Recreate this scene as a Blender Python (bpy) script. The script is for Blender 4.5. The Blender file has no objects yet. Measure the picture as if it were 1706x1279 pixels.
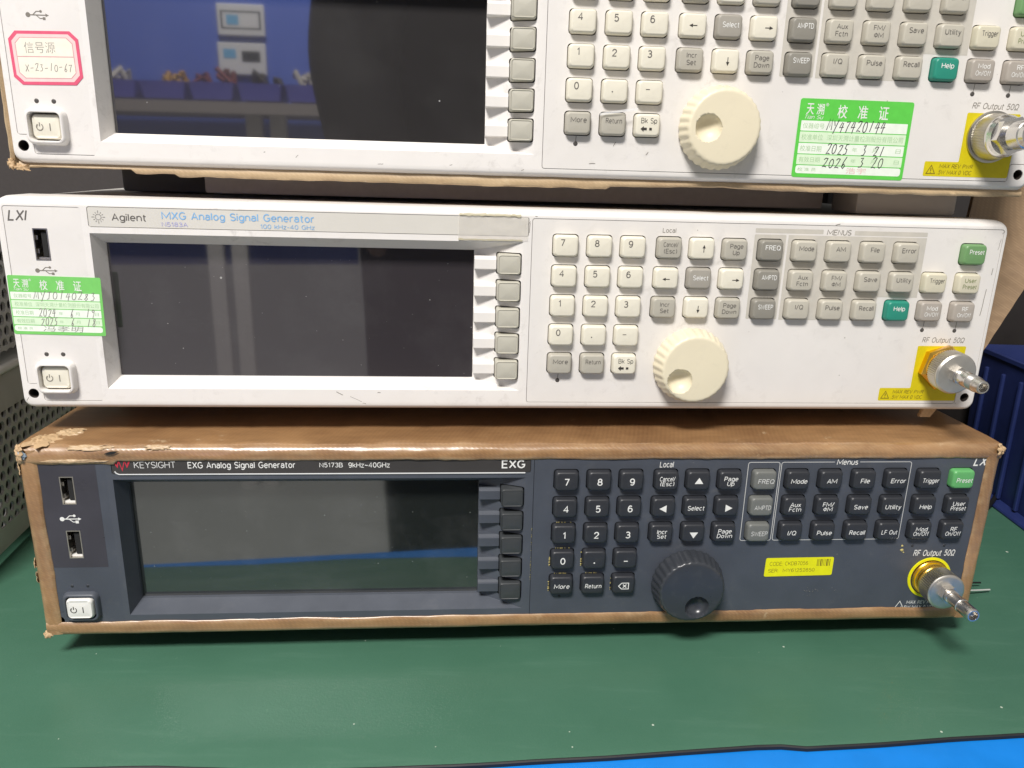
import bpy, bmesh, math, random
from mathutils import Vector, Matrix, noise as mnoise
from math import sin, cos, pi, radians

random.seed(7)
SC = bpy.context.scene
COL = SC.collection
S = 0.001                      # all builder dimensions are millimetres
DESK = 219.8                   # lens height above the mat (mm)

# ------------------------------------------------------------------ camera
PITCH, ROLL = radians(16.0587), radians(1.1923)
cam_d = bpy.data.cameras.new('camera')
cam = bpy.data.objects.new('camera', cam_d)
COL.objects.link(cam)
_f = Vector((0, cos(PITCH), -sin(PITCH)))
_u = Vector((0, sin(PITCH), cos(PITCH)))
_r = Vector((1, 0, 0))
_r2 = cos(ROLL) * _r + sin(ROLL) * _u
_u2 = -sin(ROLL) * _r + cos(ROLL) * _u
M = Matrix.Identity(4)
for i in range(3):
    M[i][0], M[i][1], M[i][2] = _r2[i], _u2[i], -_f[i]
M[2][3] = DESK * S
cam.matrix_world = M
cam_d.sensor_width = 36.0
cam_d.lens = 36.0 * 1280.0 / 1706.0
cam_d.clip_start, cam_d.clip_end = 0.01, 50.0
SC.camera = cam

# ------------------------------------------------------------------ light
world = bpy.data.worlds.new('World')
SC.world = world
world.use_nodes = True
_bg = world.node_tree.nodes['Background']
_bg.inputs[0].default_value = (1.0, 0.975, 0.945, 1)
_bg.inputs[1].default_value = 0.37
def ceiling_lamp(name, loc, sx, sy, watt, col=(1.0, 0.965, 0.925), rot=(0, 0, 0)):
    l = bpy.data.lights.new(name, 'AREA')
    l.shape = 'RECTANGLE'; l.size = sx; l.size_y = sy; l.energy = watt; l.color = col
    o = bpy.data.objects.new(name, l); COL.objects.link(o)
    o.location = loc; o.rotation_euler = rot
    return o
ceiling_lamp('ceiling_lamp', (-0.42, -0.98, 1.78), 0.62, 0.42, 84)
SC.view_settings.view_transform = 'Standard'
SC.view_settings.look = 'None'
SC.view_settings.exposure = 0.0
SC.view_settings.gamma = 1.0
SC.view_settings.use_curve_mapping = False
SC.render.engine = 'CYCLES'
SC.cycles.max_bounces = 6

# ------------------------------------------------------------------ materials
MATS = {}
def nodes(name):
    m = bpy.data.materials.new(name); m.use_nodes = True
    nt = m.node_tree
    return m, nt, nt.nodes['Principled BSDF']
def C4(c): return (c[0], c[1], c[2], 1.0)
def tex_coord(nt, scale=(1, 1, 1), rot=(0, 0, 0), out='Object'):
    tc = nt.nodes.new('ShaderNodeTexCoord'); mp = nt.nodes.new('ShaderNodeMapping')
    mp.inputs['Scale'].default_value = scale; mp.inputs['Rotation'].default_value = rot
    nt.links.new(tc.outputs[out], mp.inputs[0]); return mp.outputs[0]
def noise_tex(nt, vec, scale, detail=3, rough=0.55, dist=0.0):
    n = nt.nodes.new('ShaderNodeTexNoise'); n.inputs['Scale'].default_value = scale
    n.inputs['Detail'].default_value = detail; n.inputs['Roughness'].default_value = rough
    n.inputs['Distortion'].default_value = dist
    nt.links.new(vec, n.inputs['Vector']); return n.outputs['Fac']
def ramp(nt, fac, a, b, ca=(0, 0, 0), cb=(1, 1, 1)):
    r = nt.nodes.new('ShaderNodeValToRGB')
    r.color_ramp.elements[0].position = a; r.color_ramp.elements[0].color = C4(ca)
    r.color_ramp.elements[1].position = b; r.color_ramp.elements[1].color = C4(cb)
    nt.links.new(fac, r.inputs[0]); return r.outputs[0]
def mix(nt, fac, a, b, mode='MIX'):
    m = nt.nodes.new('ShaderNodeMix'); m.data_type = 'RGBA'; m.blend_type = mode
    for s, v in ((m.inputs[0], fac), (m.inputs[6], a), (m.inputs[7], b)):
        if isinstance(v, (int, float)): s.default_value = v
        elif isinstance(v, tuple): s.default_value = C4(v)
        else: nt.links.new(v, s)
    return m.outputs[2]
def math_n(nt, op, a, b=0.0):
    m = nt.nodes.new('ShaderNodeMath'); m.operation = op
    for s, v in zip(m.inputs, (a, b)):
        if isinstance(v, (int, float)): s.default_value = v
        else: nt.links.new(v, s)
    return m.outputs[0]
def bump(nt, bs, h, strength, dist=0.0005):
    b = nt.nodes.new('ShaderNodeBump'); b.inputs['Strength'].default_value = strength
    b.inputs['Distance'].default_value = dist
    nt.links.new(h, b.inputs['Height']); nt.links.new(b.outputs[0], bs.inputs['Normal'])
def specks(nt, vec, scale, radius, keep, upright=True):
    v = nt.nodes.new('ShaderNodeTexVoronoi'); v.voronoi_dimensions = '2D'
    if upright: vec = tex_coord(nt, rot=(pi / 2, 0, 0))
    v.inputs['Scale'].default_value = scale
    nt.links.new(vec, v.inputs['Vector'])
    sep = nt.nodes.new('ShaderNodeSeparateColor'); nt.links.new(v.outputs['Color'], sep.inputs[0])
    rad = math_n(nt, 'MULTIPLY', math_n(nt, 'POWER', sep.outputs[1], 2.5), radius)
    near = math_n(nt, 'LESS_THAN', v.outputs['Distance'], rad)
    return math_n(nt, 'MULTIPLY', near, math_n(nt, 'GREATER_THAN', sep.outputs[0], 1 - keep))

def plastic(name, col, rough=0.42, var=0.05, bumpy=0.06, dirt=0.0, dirtcol=(0.25, 0.22, 0.19), spec=0.5):
    m, nt, bs = nodes(name)
    vec = tex_coord(nt)
    n = noise_tex(nt, vec, 45, 4)
    c = mix(nt, ramp(nt, n, 0.3, 0.75), tuple(x * (1 - var) for x in col), tuple(min(1, x * (1 + var)) for x in col))
    if dirt:
        d1 = noise_tex(nt, vec, 160, 5, 0.7, 0.4); d2 = noise_tex(nt, vec, 22, 2)
        f = math_n(nt, 'MULTIPLY', ramp(nt, d1, 0.53, 0.76), ramp(nt, d2, 0.44, 0.68))
        f = math_n(nt, 'MULTIPLY', f, dirt)
        c = mix(nt, f, c, dirtcol)
        sp = specks(nt, vec, 110, 0.035, 0.10)
        c = mix(nt, math_n(nt, 'MULTIPLY', sp, min(1, dirt * 1.6)), c, dirtcol)
    nt.links.new(c, bs.inputs['Base Color'])
    r = noise_tex(nt, vec, 90, 3)
    nt.links.new(math_n(nt, 'ADD', math_n(nt, 'MULTIPLY', r, 0.18), rough - 0.09), bs.inputs['Roughness'])
    bs.inputs['Specular IOR Level'].default_value = spec
    if bumpy: bump(nt, bs, noise_tex(nt, vec, 1900, 2), bumpy, 0.0003)
    MATS[name] = m; return m
def flat(name, col, rough=0.6, spec=0.3):
    m, nt, bs = nodes(name)
    vec = tex_coord(nt)
    c = mix(nt, noise_tex(nt, vec, 300, 2), tuple(x * 0.9 for x in col), tuple(min(1, x * 1.1) for x in col))
    nt.links.new(c, bs.inputs['Base Color'])
    bs.inputs['Roughness'].default_value = rough; bs.inputs['Specular IOR Level'].default_value = spec
    MATS[name] = m; return m
def metal(name, col, rough=0.25, brushed=0.08, scale=(1, 1, 1)):
    m, nt, bs = nodes(name)
    bs.inputs['Metallic'].default_value = 1.0
    vec = tex_coord(nt, scale)
    n = noise_tex(nt, vec, 420, 3)
    nt.links.new(mix(nt, n, tuple(x * 0.82 for x in col), col), bs.inputs['Base Color'])
    nt.links.new(math_n(nt, 'ADD', math_n(nt, 'MULTIPLY', n, brushed * 2), rough - brushed), bs.inputs['Roughness'])
    MATS[name] = m; return m
def screen_mat(name, col, refl, speckcol, keep, scale, smudge, rough=0.03):
    m, nt, bs = nodes(name)
    vec = tex_coord(nt)
    sp = specks(nt, vec, scale, 0.04, keep * .6)
    sp2 = specks(nt, vec, scale * 3.1, 0.07, keep * 0.3)
    f = math_n(nt, 'MAXIMUM', math_n(nt, 'MULTIPLY', sp, 0.6), math_n(nt, 'MULTIPLY', sp2, 0.4))
    sm = math_n(nt, 'MULTIPLY', ramp(nt, noise_tex(nt, vec, 30, 5, 0.65), 0.5, 0.8), smudge)
    swipe = noise_tex(nt, tex_coord(nt, (1, 1, 6), (0, .5, 0)), 60, 5, .7)
    sm = math_n(nt, 'ADD', sm, math_n(nt, 'MULTIPLY', math_n(nt, 'MULTIPLY', ramp(nt, swipe, .6, .8), ramp(nt, noise_tex(nt, vec, 16, 2), .5, .7)), smudge * 1.5))
    c = mix(nt, sm, col, (0.16, 0.16, 0.16))
    c = mix(nt, f, c, speckcol)
    nt.links.new(c, bs.inputs['Base Color'])
    bs.inputs['Roughness'].default_value = 0.5
    bs.inputs['Specular IOR Level'].default_value = 0.2
    gl = nt.nodes.new('ShaderNodeBsdfGlossy'); gl.inputs['Roughness'].default_value = rough
    ms = nt.nodes.new('ShaderNodeMixShader')
    nt.links.new(math_n(nt, 'MULTIPLY', math_n(nt, 'SUBTRACT', 1.0, f), refl), ms.inputs[0])
    nt.links.new(bs.outputs[0], ms.inputs[1]); nt.links.new(gl.outputs[0], ms.inputs[2])
    nt.links.new(ms.outputs[0], nt.nodes['Material Output'].inputs[0])
    MATS[name] = m; return m

plastic('white', (0.80, 0.77, 0.735), 0.40, 0.025, 0.05, 0.5, (0.36, 0.33, 0.30))
plastic('white_panel', (0.77, 0.74, 0.705), 0.5, 0.035, 0.07, 0.55, (0.40, 0.37, 0.34))
plastic('brand_grey', (0.66, 0.635, 0.58), 0.45, 0.02, 0.03)
plastic('ivory_key', (0.77, 0.73, 0.61), 0.42, 0.03, 0.05, 0.2)
plastic('knob_ivory', (0.78, 0.705, 0.525), 0.42, 0.03, 0.04, 0.15)
plastic('grey_key', (0.45, 0.425, 0.36), 0.45, 0.04, 0.06, 0.2)
plastic('beige_key', (0.51, 0.48, 0.405), 0.45, 0.04, 0.06, 0.2)
plastic('trigger_key', (0.64, 0.60, 0.465), 0.45, 0.03, 0.06, 0.2)
plastic('select_key', (0.36, 0.335, 0.29), 0.45, 0.04, 0.06, 0.2)
plastic('dark_key', (0.265, 0.25, 0.215), 0.45, 0.04, 0.06, 0.2)
plastic('taupe_key', (0.40, 0.36, 0.315), 0.45, 0.04, 0.06, 0.2)
plastic('green_key', (0.155, 0.31, 0.125), 0.42, 0.04, 0.05)
plastic('teal_key', (0.022, 0.26, 0.185), 0.42, 0.04, 0.05)
plastic('soft_key', (0.50, 0.48, 0.405), 0.45, 0.04, 0.06, 0.2)
plastic('navy', (0.070, 0.079, 0.098), 0.44, 0.10, 0.10, 0.25, (0.16, 0.16, 0.16))
plastic('navy_panel', (0.066, 0.075, 0.095), 0.48, 0.12, 0.12, 0.35, (0.17, 0.17, 0.16))
plastic('navy_key', (0.028, 0.030, 0.036), 0.42, 0.10, 0.08, 0.2, (0.2, 0.19, 0.16))
plastic('navy_soft_key', (0.045, 0.049, 0.052), 0.42, 0.10, 0.08, 0.2, (0.2, 0.19, 0.16))
plastic('navy_grey_key', (0.155, 0.16, 0.15), 0.45, 0.06, 0.08, 0.2)
plastic('navy_green_key', (0.12, 0.40, 0.135), 0.42, 0.04, 0.05)
plastic('navy_knob', (0.038, 0.042, 0.050), 0.30, 0.08, 0.05, 0.2, (0.2, 0.2, 0.2))
plastic('brand_black', (0.048, 0.045, 0.044), 0.35, 0.05, 0.03)
plastic('usb_overlay', (0.045, 0.044, 0.056), 0.3, 0.15, 0.03)
plastic('white_button', (0.80, 0.785, 0.74), 0.4, 0.02, 0.03)
plastic('silver_trim', (0.62, 0.63, 0.63), 0.3, 0.02, 0.0)
plastic('foot_grey', (0.55, 0.51, 0.47), 0.6, 0.05, 0.1)
plastic('foot_dark', (0.13, 0.12, 0.115), 0.6, 0.05, 0.1)
plastic('case_grey', (0.50, 0.48, 0.45), 0.5, 0.05, 0.1)
plastic('shade_block_dark', (0.022, 0.018, 0.017), 0.6, 0.1, 0.1)
plastic('case_dark', (0.050, 0.047, 0.045), 0.5, 0.05, 0.1)
plastic('perforated', (0.56, 0.55, 0.53), 0.34, 0.08, 0.1)
plastic('dark_void', (0.012, 0.012, 0.012), 0.8, 0.05, 0.0)
plastic('bin_violet', (0.11, 0.12, 0.55), 0.4, 0.05, 0.05)
plastic('box_blue', (0.018, 0.030, 0.125), 0.45, 0.12, 0.05, 0.3, (0.07, 0.08, 0.13))
plastic('rim_pale', (0.80, 0.79, 0.75), 0.5, 0.03, 0.05)
plastic('backing_black', (0.012, 0.012, 0.013), 0.6, 0.1, 0.1)
plastic('table_blue', (0.004, 0.20, 0.66), 0.38, 0.08, 0.08, 0.25, (0.03, 0.28, 0.7))
flat('ink', (0.05, 0.045, 0.04)); flat('ink_grey', (0.13, 0.12, 0.11)); flat('ink_mid', (0.22, 0.2, 0.17))
flat('ink_white', (0.80, 0.80, 0.77)); flat('ink_blue', (0.22, 0.45, 0.74)); flat('ink_violet', (0.42, 0.42, 0.70))
flat('ink_red', (0.50, 0.035, 0.06)); flat('ink_brown', (0.16, 0.11, 0.02)); flat('ink_green', (0.20, 0.24, 0.10))
flat('ink_palewhite', (0.62, 0.62, 0.60)); flat('band_grey', (0.57, 0.54, 0.48)); flat('led_dark', (0.085, 0.078, 0.072), 0.3)
flat('yellow', (0.66, 0.55, 0.008), 0.45); flat('yellow_sticker', (0.80, 0.78, 0.010), 0.4)
flat('sticker_green', (0.12, 0.60, 0.08), 0.4); flat('sticker_green_worn', (0.20, 0.60, 0.145), 0.45); flat('sticker_field', (0.70, 0.86, 0.62), 0.5); flat('sticker_field_white', (0.84, 0.90, 0.80), 0.5)
flat('sticker_print', (0.42, 0.62, 0.36)); flat('sticker_line', (0.20, 0.46, 0.16)); flat('sticker_pinkink', (0.80, 0.52, 0.50))
flat('pink', (0.74, 0.115, 0.20), 0.45); flat('pink_pale', (0.88, 0.62, 0.60)); flat('cream', (0.87, 0.82, 0.70), 0.5); flat('pink_line', (0.66, 0.30, 0.33))
flat('pen_grey', (0.22, 0.20, 0.18)); flat('pen', (0.035, 0.035, 0.04))
flat('residue', (0.60, 0.55, 0.40), 0.35); flat('glue', (0.50, 0.42, 0.16), 0.5); flat('torn', (0.50, 0.345, 0.195), 0.6); flat('torn_blue', (0.26, 0.32, 0.38), 0.5)
flat('shirt', (0.012, 0.012, 0.013), 0.9, 0.1); flat('trouser', (0.02, 0.019, 0.02), 0.9, 0.1); flat('skin', (0.50, 0.30, 0.21), 0.55); flat('hair', (0.010, 0.009, 0.008), 0.5)
flat('board_grey', (0.58, 0.52, 0.50), 0.8); flat('screw_shade', (0.06, 0.05, 0.045), 0.5); flat('cable_black', (0.012, 0.012, 0.012), 0.4); flat('wire_pale', (0.45, 0.47, 0.44), 0.35)
flat('leg_pale', (0.9, 0.87, 0.85)); flat('partition_blue', (0.10, 0.175, 0.62), 0.6); flat('sign_white', (0.75, 0.75, 0.75)); flat('sign_cyan', (0.15, 0.45, 0.72)); flat('sign_dark', (0.03, 0.035, 0.045)); flat('bench_grey', (0.32, 0.29, 0.28), 0.6)
flat('junk_red', (0.22, 0.06, 0.07)); flat('junk_orange', (0.42, 0.24, 0.06)); flat('junk_dark', (0.06, 0.055, 0.05)); flat('junk_pale', (0.5, 0.47, 0.42))
flat('floor_grey', (0.36, 0.37, 0.355), 0.5); flat('wall_dark', (0.085, 0.073, 0.07), 0.8); flat('phone_black', (0.02, 0.02, 0.022), 0.2)
metal('steel', (0.82, 0.79, 0.75), 0.30); metal('chrome', (0.82, 0.80, 0.77), 0.22, 0.05); metal('knurl', (0.60, 0.57, 0.51), 0.36)
metal('gold', (0.86, 0.53, 0.10), 0.24); metal('usb_metal', (0.62, 0.58, 0.52), 0.32); metal('satin', (0.80, 0.765, 0.70), 0.40)
screen_mat('screen_top', (0.024, 0.022, 0.022), 0.20, (0.6, 0.6, 0.58), 0.10, 48, 0.08)
screen_mat('screen_mid', (0.035, 0.030, 0.034), 0.13, (0.62, 0.61, 0.6), 0.30, 85, 0.12)
screen_mat('screen_low', (0.013, 0.016, 0.015), 0.19, (0.26, 0.29, 0.27), 0.7, 120, 0.20, 0.05)

def tape_mat(name, a, b, rough=0.36, rot=0.0):
    m, nt, bs = nodes(name)
    vec = tex_coord(nt, rot=(0, 0, 0))
    big = noise_tex(nt, vec, 26, 5, 0.6)
    fine = noise_tex(nt, tex_coord(nt, (0.25, 1, 1)), 240, 3)
    hs = []
    for ang in (0.78, -0.78):
        w = nt.nodes.new('ShaderNodeTexWave'); w.inputs['Scale'].default_value = 300
        w.inputs['Distortion'].default_value = 0.6; w.inputs['Detail'].default_value = 0
        nt.links.new(tex_coord(nt, (1, 1, 1), (ang, ang, ang)), w.inputs['Vector']); hs.append(w.outputs['Fac'])
    weave = math_n(nt, 'MULTIPLY', hs[0], hs[1])
    c = mix(nt, ramp(nt, math_n(nt, 'ADD', math_n(nt, 'MULTIPLY', big, .5), math_n(nt, 'MULTIPLY', noise_tex(nt, tex_coord(nt, (1, .2, .2)), 5, 2), .5)), 0.36, 0.62), a, b)
    c = mix(nt, math_n(nt, 'MULTIPLY', weave, 0.22), c, tuple(min(1, x * 1.45) for x in b))
    c = mix(nt, math_n(nt, 'MULTIPLY', ramp(nt, fine, 0.45, 0.8), 0.35), c, tuple(x * 0.6 for x in a))
    worn = math_n(nt, 'MULTIPLY', ramp(nt, noise_tex(nt, vec, 120, 5, 0.7), 0.62, 0.72), ramp(nt, noise_tex(nt, vec, 18, 2), 0.45, 0.62))
    c = mix(nt, math_n(nt, 'MULTIPLY', worn, 0.6), c, (0.66, 0.52, 0.33))
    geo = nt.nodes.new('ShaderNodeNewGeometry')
    edge = math_n(nt, 'MULTIPLY', ramp(nt, geo.outputs['Pointiness'], .505, .56), ramp(nt, noise_tex(nt, tex_coord(nt, (.5, 1, 1)), 90, 5, .7), .42, .62))  # convex edges: wear, with their pale highlights also put into the colour
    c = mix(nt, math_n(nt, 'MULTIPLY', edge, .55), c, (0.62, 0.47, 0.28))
    nt.links.new(c, bs.inputs['Base Color'])
    nt.links.new(math_n(nt, 'ADD', math_n(nt, 'MULTIPLY', big, 0.25), rough - 0.12), bs.inputs['Roughness'])
    bs.inputs['Specular IOR Level'].default_value = 0.65
    bs.inputs['Coat Weight'].default_value = 0.55 if name == 'tape' else 0.0
    bs.inputs['Coat Roughness'].default_value = 0.28
    bump(nt, bs, math_n(nt, 'ADD', weave, math_n(nt, 'MULTIPLY', fine, 1.5)), 0.13, 0.0002)
    MATS[name] = m
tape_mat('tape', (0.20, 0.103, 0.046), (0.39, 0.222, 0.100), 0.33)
tape_mat('tape_pale', (0.42, 0.29, 0.165), (0.56, 0.41, 0.24), 0.5)
tape_mat('flap', (0.26, 0.165, 0.09), (0.38, 0.26, 0.15), 0.7)

def mat_green():
    m, nt, bs = nodes('mat_green')
    vec = tex_coord(nt)
    big = noise_tex(nt, vec, 9, 5, 0.6)
    streak = noise_tex(nt, tex_coord(nt, (1.2, 9, 1)), 14, 5, 0.65, 0.3)
    c = mix(nt, ramp(nt, big, 0.3, 0.7), (0.052, 0.140, 0.090), (0.068, 0.168, 0.112))
    c = mix(nt, math_n(nt, 'MULTIPLY', ramp(nt, streak, 0.55, 0.85), 0.35), c, (0.12, 0.235, 0.17))
    scuff = math_n(nt, 'MULTIPLY', ramp(nt, noise_tex(nt, tex_coord(nt, (2.2, 1, 1), (0, 0, 0.5)), 70, 6, 0.75), 0.66, 0.8), ramp(nt, noise_tex(nt, vec, 11, 2), 0.5, 0.65))
    c = mix(nt, math_n(nt, 'MULTIPLY', scuff, 0.75), c, (0.26, 0.40, 0.30))
    sp = specks(nt, vec, 75, 0.045, 0.08, False)
    sp2 = specks(nt, vec, 33, 0.03, 0.15, False)
    c = mix(nt, math_n(nt, 'MULTIPLY', math_n(nt, 'MAXIMUM', sp, sp2), 0.75), c, (0.62, 0.68, 0.58))
    nt.links.new(c, bs.inputs['Base Color'])
    nt.links.new(math_n(nt, 'ADD', math_n(nt, 'MULTIPLY', streak, 0.3), 0.20), bs.inputs['Roughness'])
    bs.inputs['Specular IOR Level'].default_value = 0.45
    bump(nt, bs, noise_tex(nt, vec, 900, 4), 0.16, 0.0004)
    MATS['mat_green'] = m
mat_green()

# ------------------------------------------------------------------ mesh helpers
def link(o, parent=None):
    COL.objects.link(o)
    if parent is not None: o.parent = parent
    return o
class MB:
    def __init__(s): s.v = []; s.f = []
    def add(s, vs, fs):
        b = len(s.v); s.v += [tuple(p) for p in vs]; s.f += [tuple(i + b for i in f) for f in fs]; return s
    def box(s, x0, x1, y0, y1, z0, z1):
        v = [(x, y, z) for x in (x0, x1) for y in (y0, y1) for z in (z0, z1)]
        return s.add(v, [(0, 1, 3, 2), (4, 6, 7, 5), (0, 4, 5, 1), (2, 3, 7, 6), (0, 2, 6, 4), (1, 5, 7, 3)])
    def bbox(s, x0, x1, y0, y1, z0, z1, r=0.5):
        loops = []
        for y, i in ((y0, r), (y0 + r * 0.3, r * 0.3), (y0 + r, 0), (y1 - r, 0), (y1, r)):
            loops.append([(p[0], y, p[1]) for p in rr((x0 + x1) / 2, (z0 + z1) / 2, (x1 - x0) / 2 - i, (z1 - z0) / 2 - i, max(r * 1.2 - i, 0.05), 3)])
        return s.loft(loops, True, True)
    def loft(s, loops, cap0=False, cap1=False, closed=True):
        n = len(loops[0]); b = len(s.v)
        for l in loops: s.v += [tuple(p) for p in l]
        m = n if closed else n - 1
        for k in range(len(loops) - 1):
            for i in range(m):
                j = (i + 1) % n
                s.f.append((b + k * n + i, b + k * n + j, b + (k + 1) * n + j, b + (k + 1) * n + i))
        if cap0: s.f.append(tuple(b + i for i in range(n))[::-1])
        if cap1: s.f.append(tuple(b + (len(loops) - 1) * n + i for i in range(n)))
        return s
    def grid(s, nu, nv, fn):
        b = len(s.v)
        for i in range(nu + 1):
            for j in range(nv + 1): s.v.append(tuple(fn(i / nu, j / nv)))
        for i in range(nu):
            for j in range(nv):
                a = b + i * (nv + 1) + j
                s.f.append((a, a + nv + 1, a + nv + 2, a + 1))
        return s
    def stroke(s, pts, w, y=0.0):
        # a flat pen stroke in the xz plane facing -y
        v, f = ribbon(pts, w); s.nst = getattr(s, 'nst', 0) + 1
        s.add([(p[0], y - .0025 * (s.nst % 4), p[1]) for p in v], f)
        return s
    def poly(s, pts, y=0.0):
        return s.add([(p[0], y, p[1]) for p in pts], [tuple(range(len(pts)))])
    def tube(s, path, r, n=8):
        loops = []
        for i, p in enumerate(path):
            p = Vector(p); t = (Vector(path[min(i + 1, len(path) - 1)]) - Vector(path[max(i - 1, 0)])).normalized()
            a = t.orthogonal().normalized() if i == 0 else (a - t * a.dot(t)).normalized()
            b = t.cross(a)
            loops.append([p + (a * cos(k * 2 * pi / n) + b * sin(k * 2 * pi / n)) * r for k in range(n)])
        return s.loft(loops, True, True)
    def mesh(s, name, smooth=None):
        me = bpy.data.meshes.new(name)
        me.from_pydata([(p[0] * S, p[1] * S, p[2] * S) for p in s.v], [], s.f)
        bm = bmesh.new(); bm.from_mesh(me)
        bmesh.ops.remove_doubles(bm, verts=bm.verts[:], dist=1e-7)
        bmesh.ops.recalc_face_normals(bm, faces=bm.faces[:]) if smooth != 'flatprint' else None
        bm.to_mesh(me); bm.free()
        if smooth not in (None, 'flatprint'):
            for p in me.polygons: p.use_smooth = True
            me.set_sharp_from_angle(angle=radians(smooth))
        me.update(); return me
    def build(s, name, mat, parent=None, smooth=None, loc=None, rot=None):
        me = s.mesh(name, smooth); me.materials.append(MATS[mat])
        o = bpy.data.objects.new(name, me); link(o, parent)
        if loc: o.location = tuple(c * S for c in loc)
        if rot: o.rotation_euler = rot
        return o
def rr(cx, cz, hw, hh, r, n=4):
    r = max(0.01, min(r, hw - .01, hh - .01)); out = []
    for sx, sz, a0 in ((1, 1, 0), (-1, 1, 90), (-1, -1, 180), (1, -1, 270)):
        for k in range(n + 1):
            a = radians(a0 + 90 * k / n)
            out.append((cx + sx * (hw - r) + r * cos(a), cz + sz * (hh - r) + r * sin(a)))
    return out
def rr4(x0, x1, z0, z1, r=0.8, n=3): return rr((x0 + x1) / 2, (z0 + z1) / 2, (x1 - x0) / 2, (z1 - z0) / 2, r, n)
def circ(cx, cz, r, n=24): return [(cx + r * cos(2 * pi * k / n), cz + r * sin(2 * pi * k / n)) for k in range(n)]
def fill(mb, outer, holes, yfn):
    """planar face with holes, mapped to depth by yfn(x, z)"""
    bm = bmesh.new()
    for lp in [outer] + holes:
        vs = [bm.verts.new((p[0], 0, p[1])) for p in lp]
        for a, b in zip(vs, vs[1:] + vs[:1]): bm.edges.new((a, b))
    bmesh.ops.triangle_fill(bm, use_beauty=True, use_dissolve=False, edges=bm.edges[:], normal=(0, -1, 0))
    bm.verts.index_update()
    vs = [(v.co.x, yfn(v.co.x, v.co.z), v.co.z) for v in bm.verts]
    fs = []
    for f in bm.faces:
        ids = [v.index for v in f.verts]
        fs.append(tuple(ids if f.normal.y < 0 else ids[::-1]))
    bm.free(); mb.add(vs, fs)
def walls(mb, lp, y0, y1):
    mb.loft([[(p[0], y0(*p) if callable(y0) else y0, p[1]) for p in lp], [(p[0], y1, p[1]) for p in lp]])
def offset_poly(pts, d):
    """inset a counter-clockwise polygon by d"""
    n = len(pts); out = []
    for i in range(n):
        p0, p1, p2 = Vector(pts[i - 1]), Vector(pts[i]), Vector(pts[(i + 1) % n])
        a = (p1 - p0).normalized(); b = (p2 - p1).normalized()
        na, nb = Vector((-a.y, a.x)), Vector((-b.y, b.x))
        m = (na + nb); m = m / max(m.length_squared, 1e-6) * 2 if m.length > 1e-6 else na
        out.append(tuple(p1 + m * d))
    return out
def fillet(pts, r, n=3):
    """round the corners of a polygon"""
    out = []; N = len(pts)
    for i in range(N):
        p0, p1, p2 = Vector(pts[i - 1]), Vector(pts[i]), Vector(pts[(i + 1) % N])
        a = (p0 - p1); b = (p2 - p1); q = min(r, a.length * .45, b.length * .45)
        A, B = p1 + a.normalized() * q, p1 + b.normalized() * q
        for k in range(n + 1):
            t = k / n; out.append(tuple(A * (1 - t) ** 2 + p1 * 2 * t * (1 - t) + B * t * t))
    return out


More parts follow.
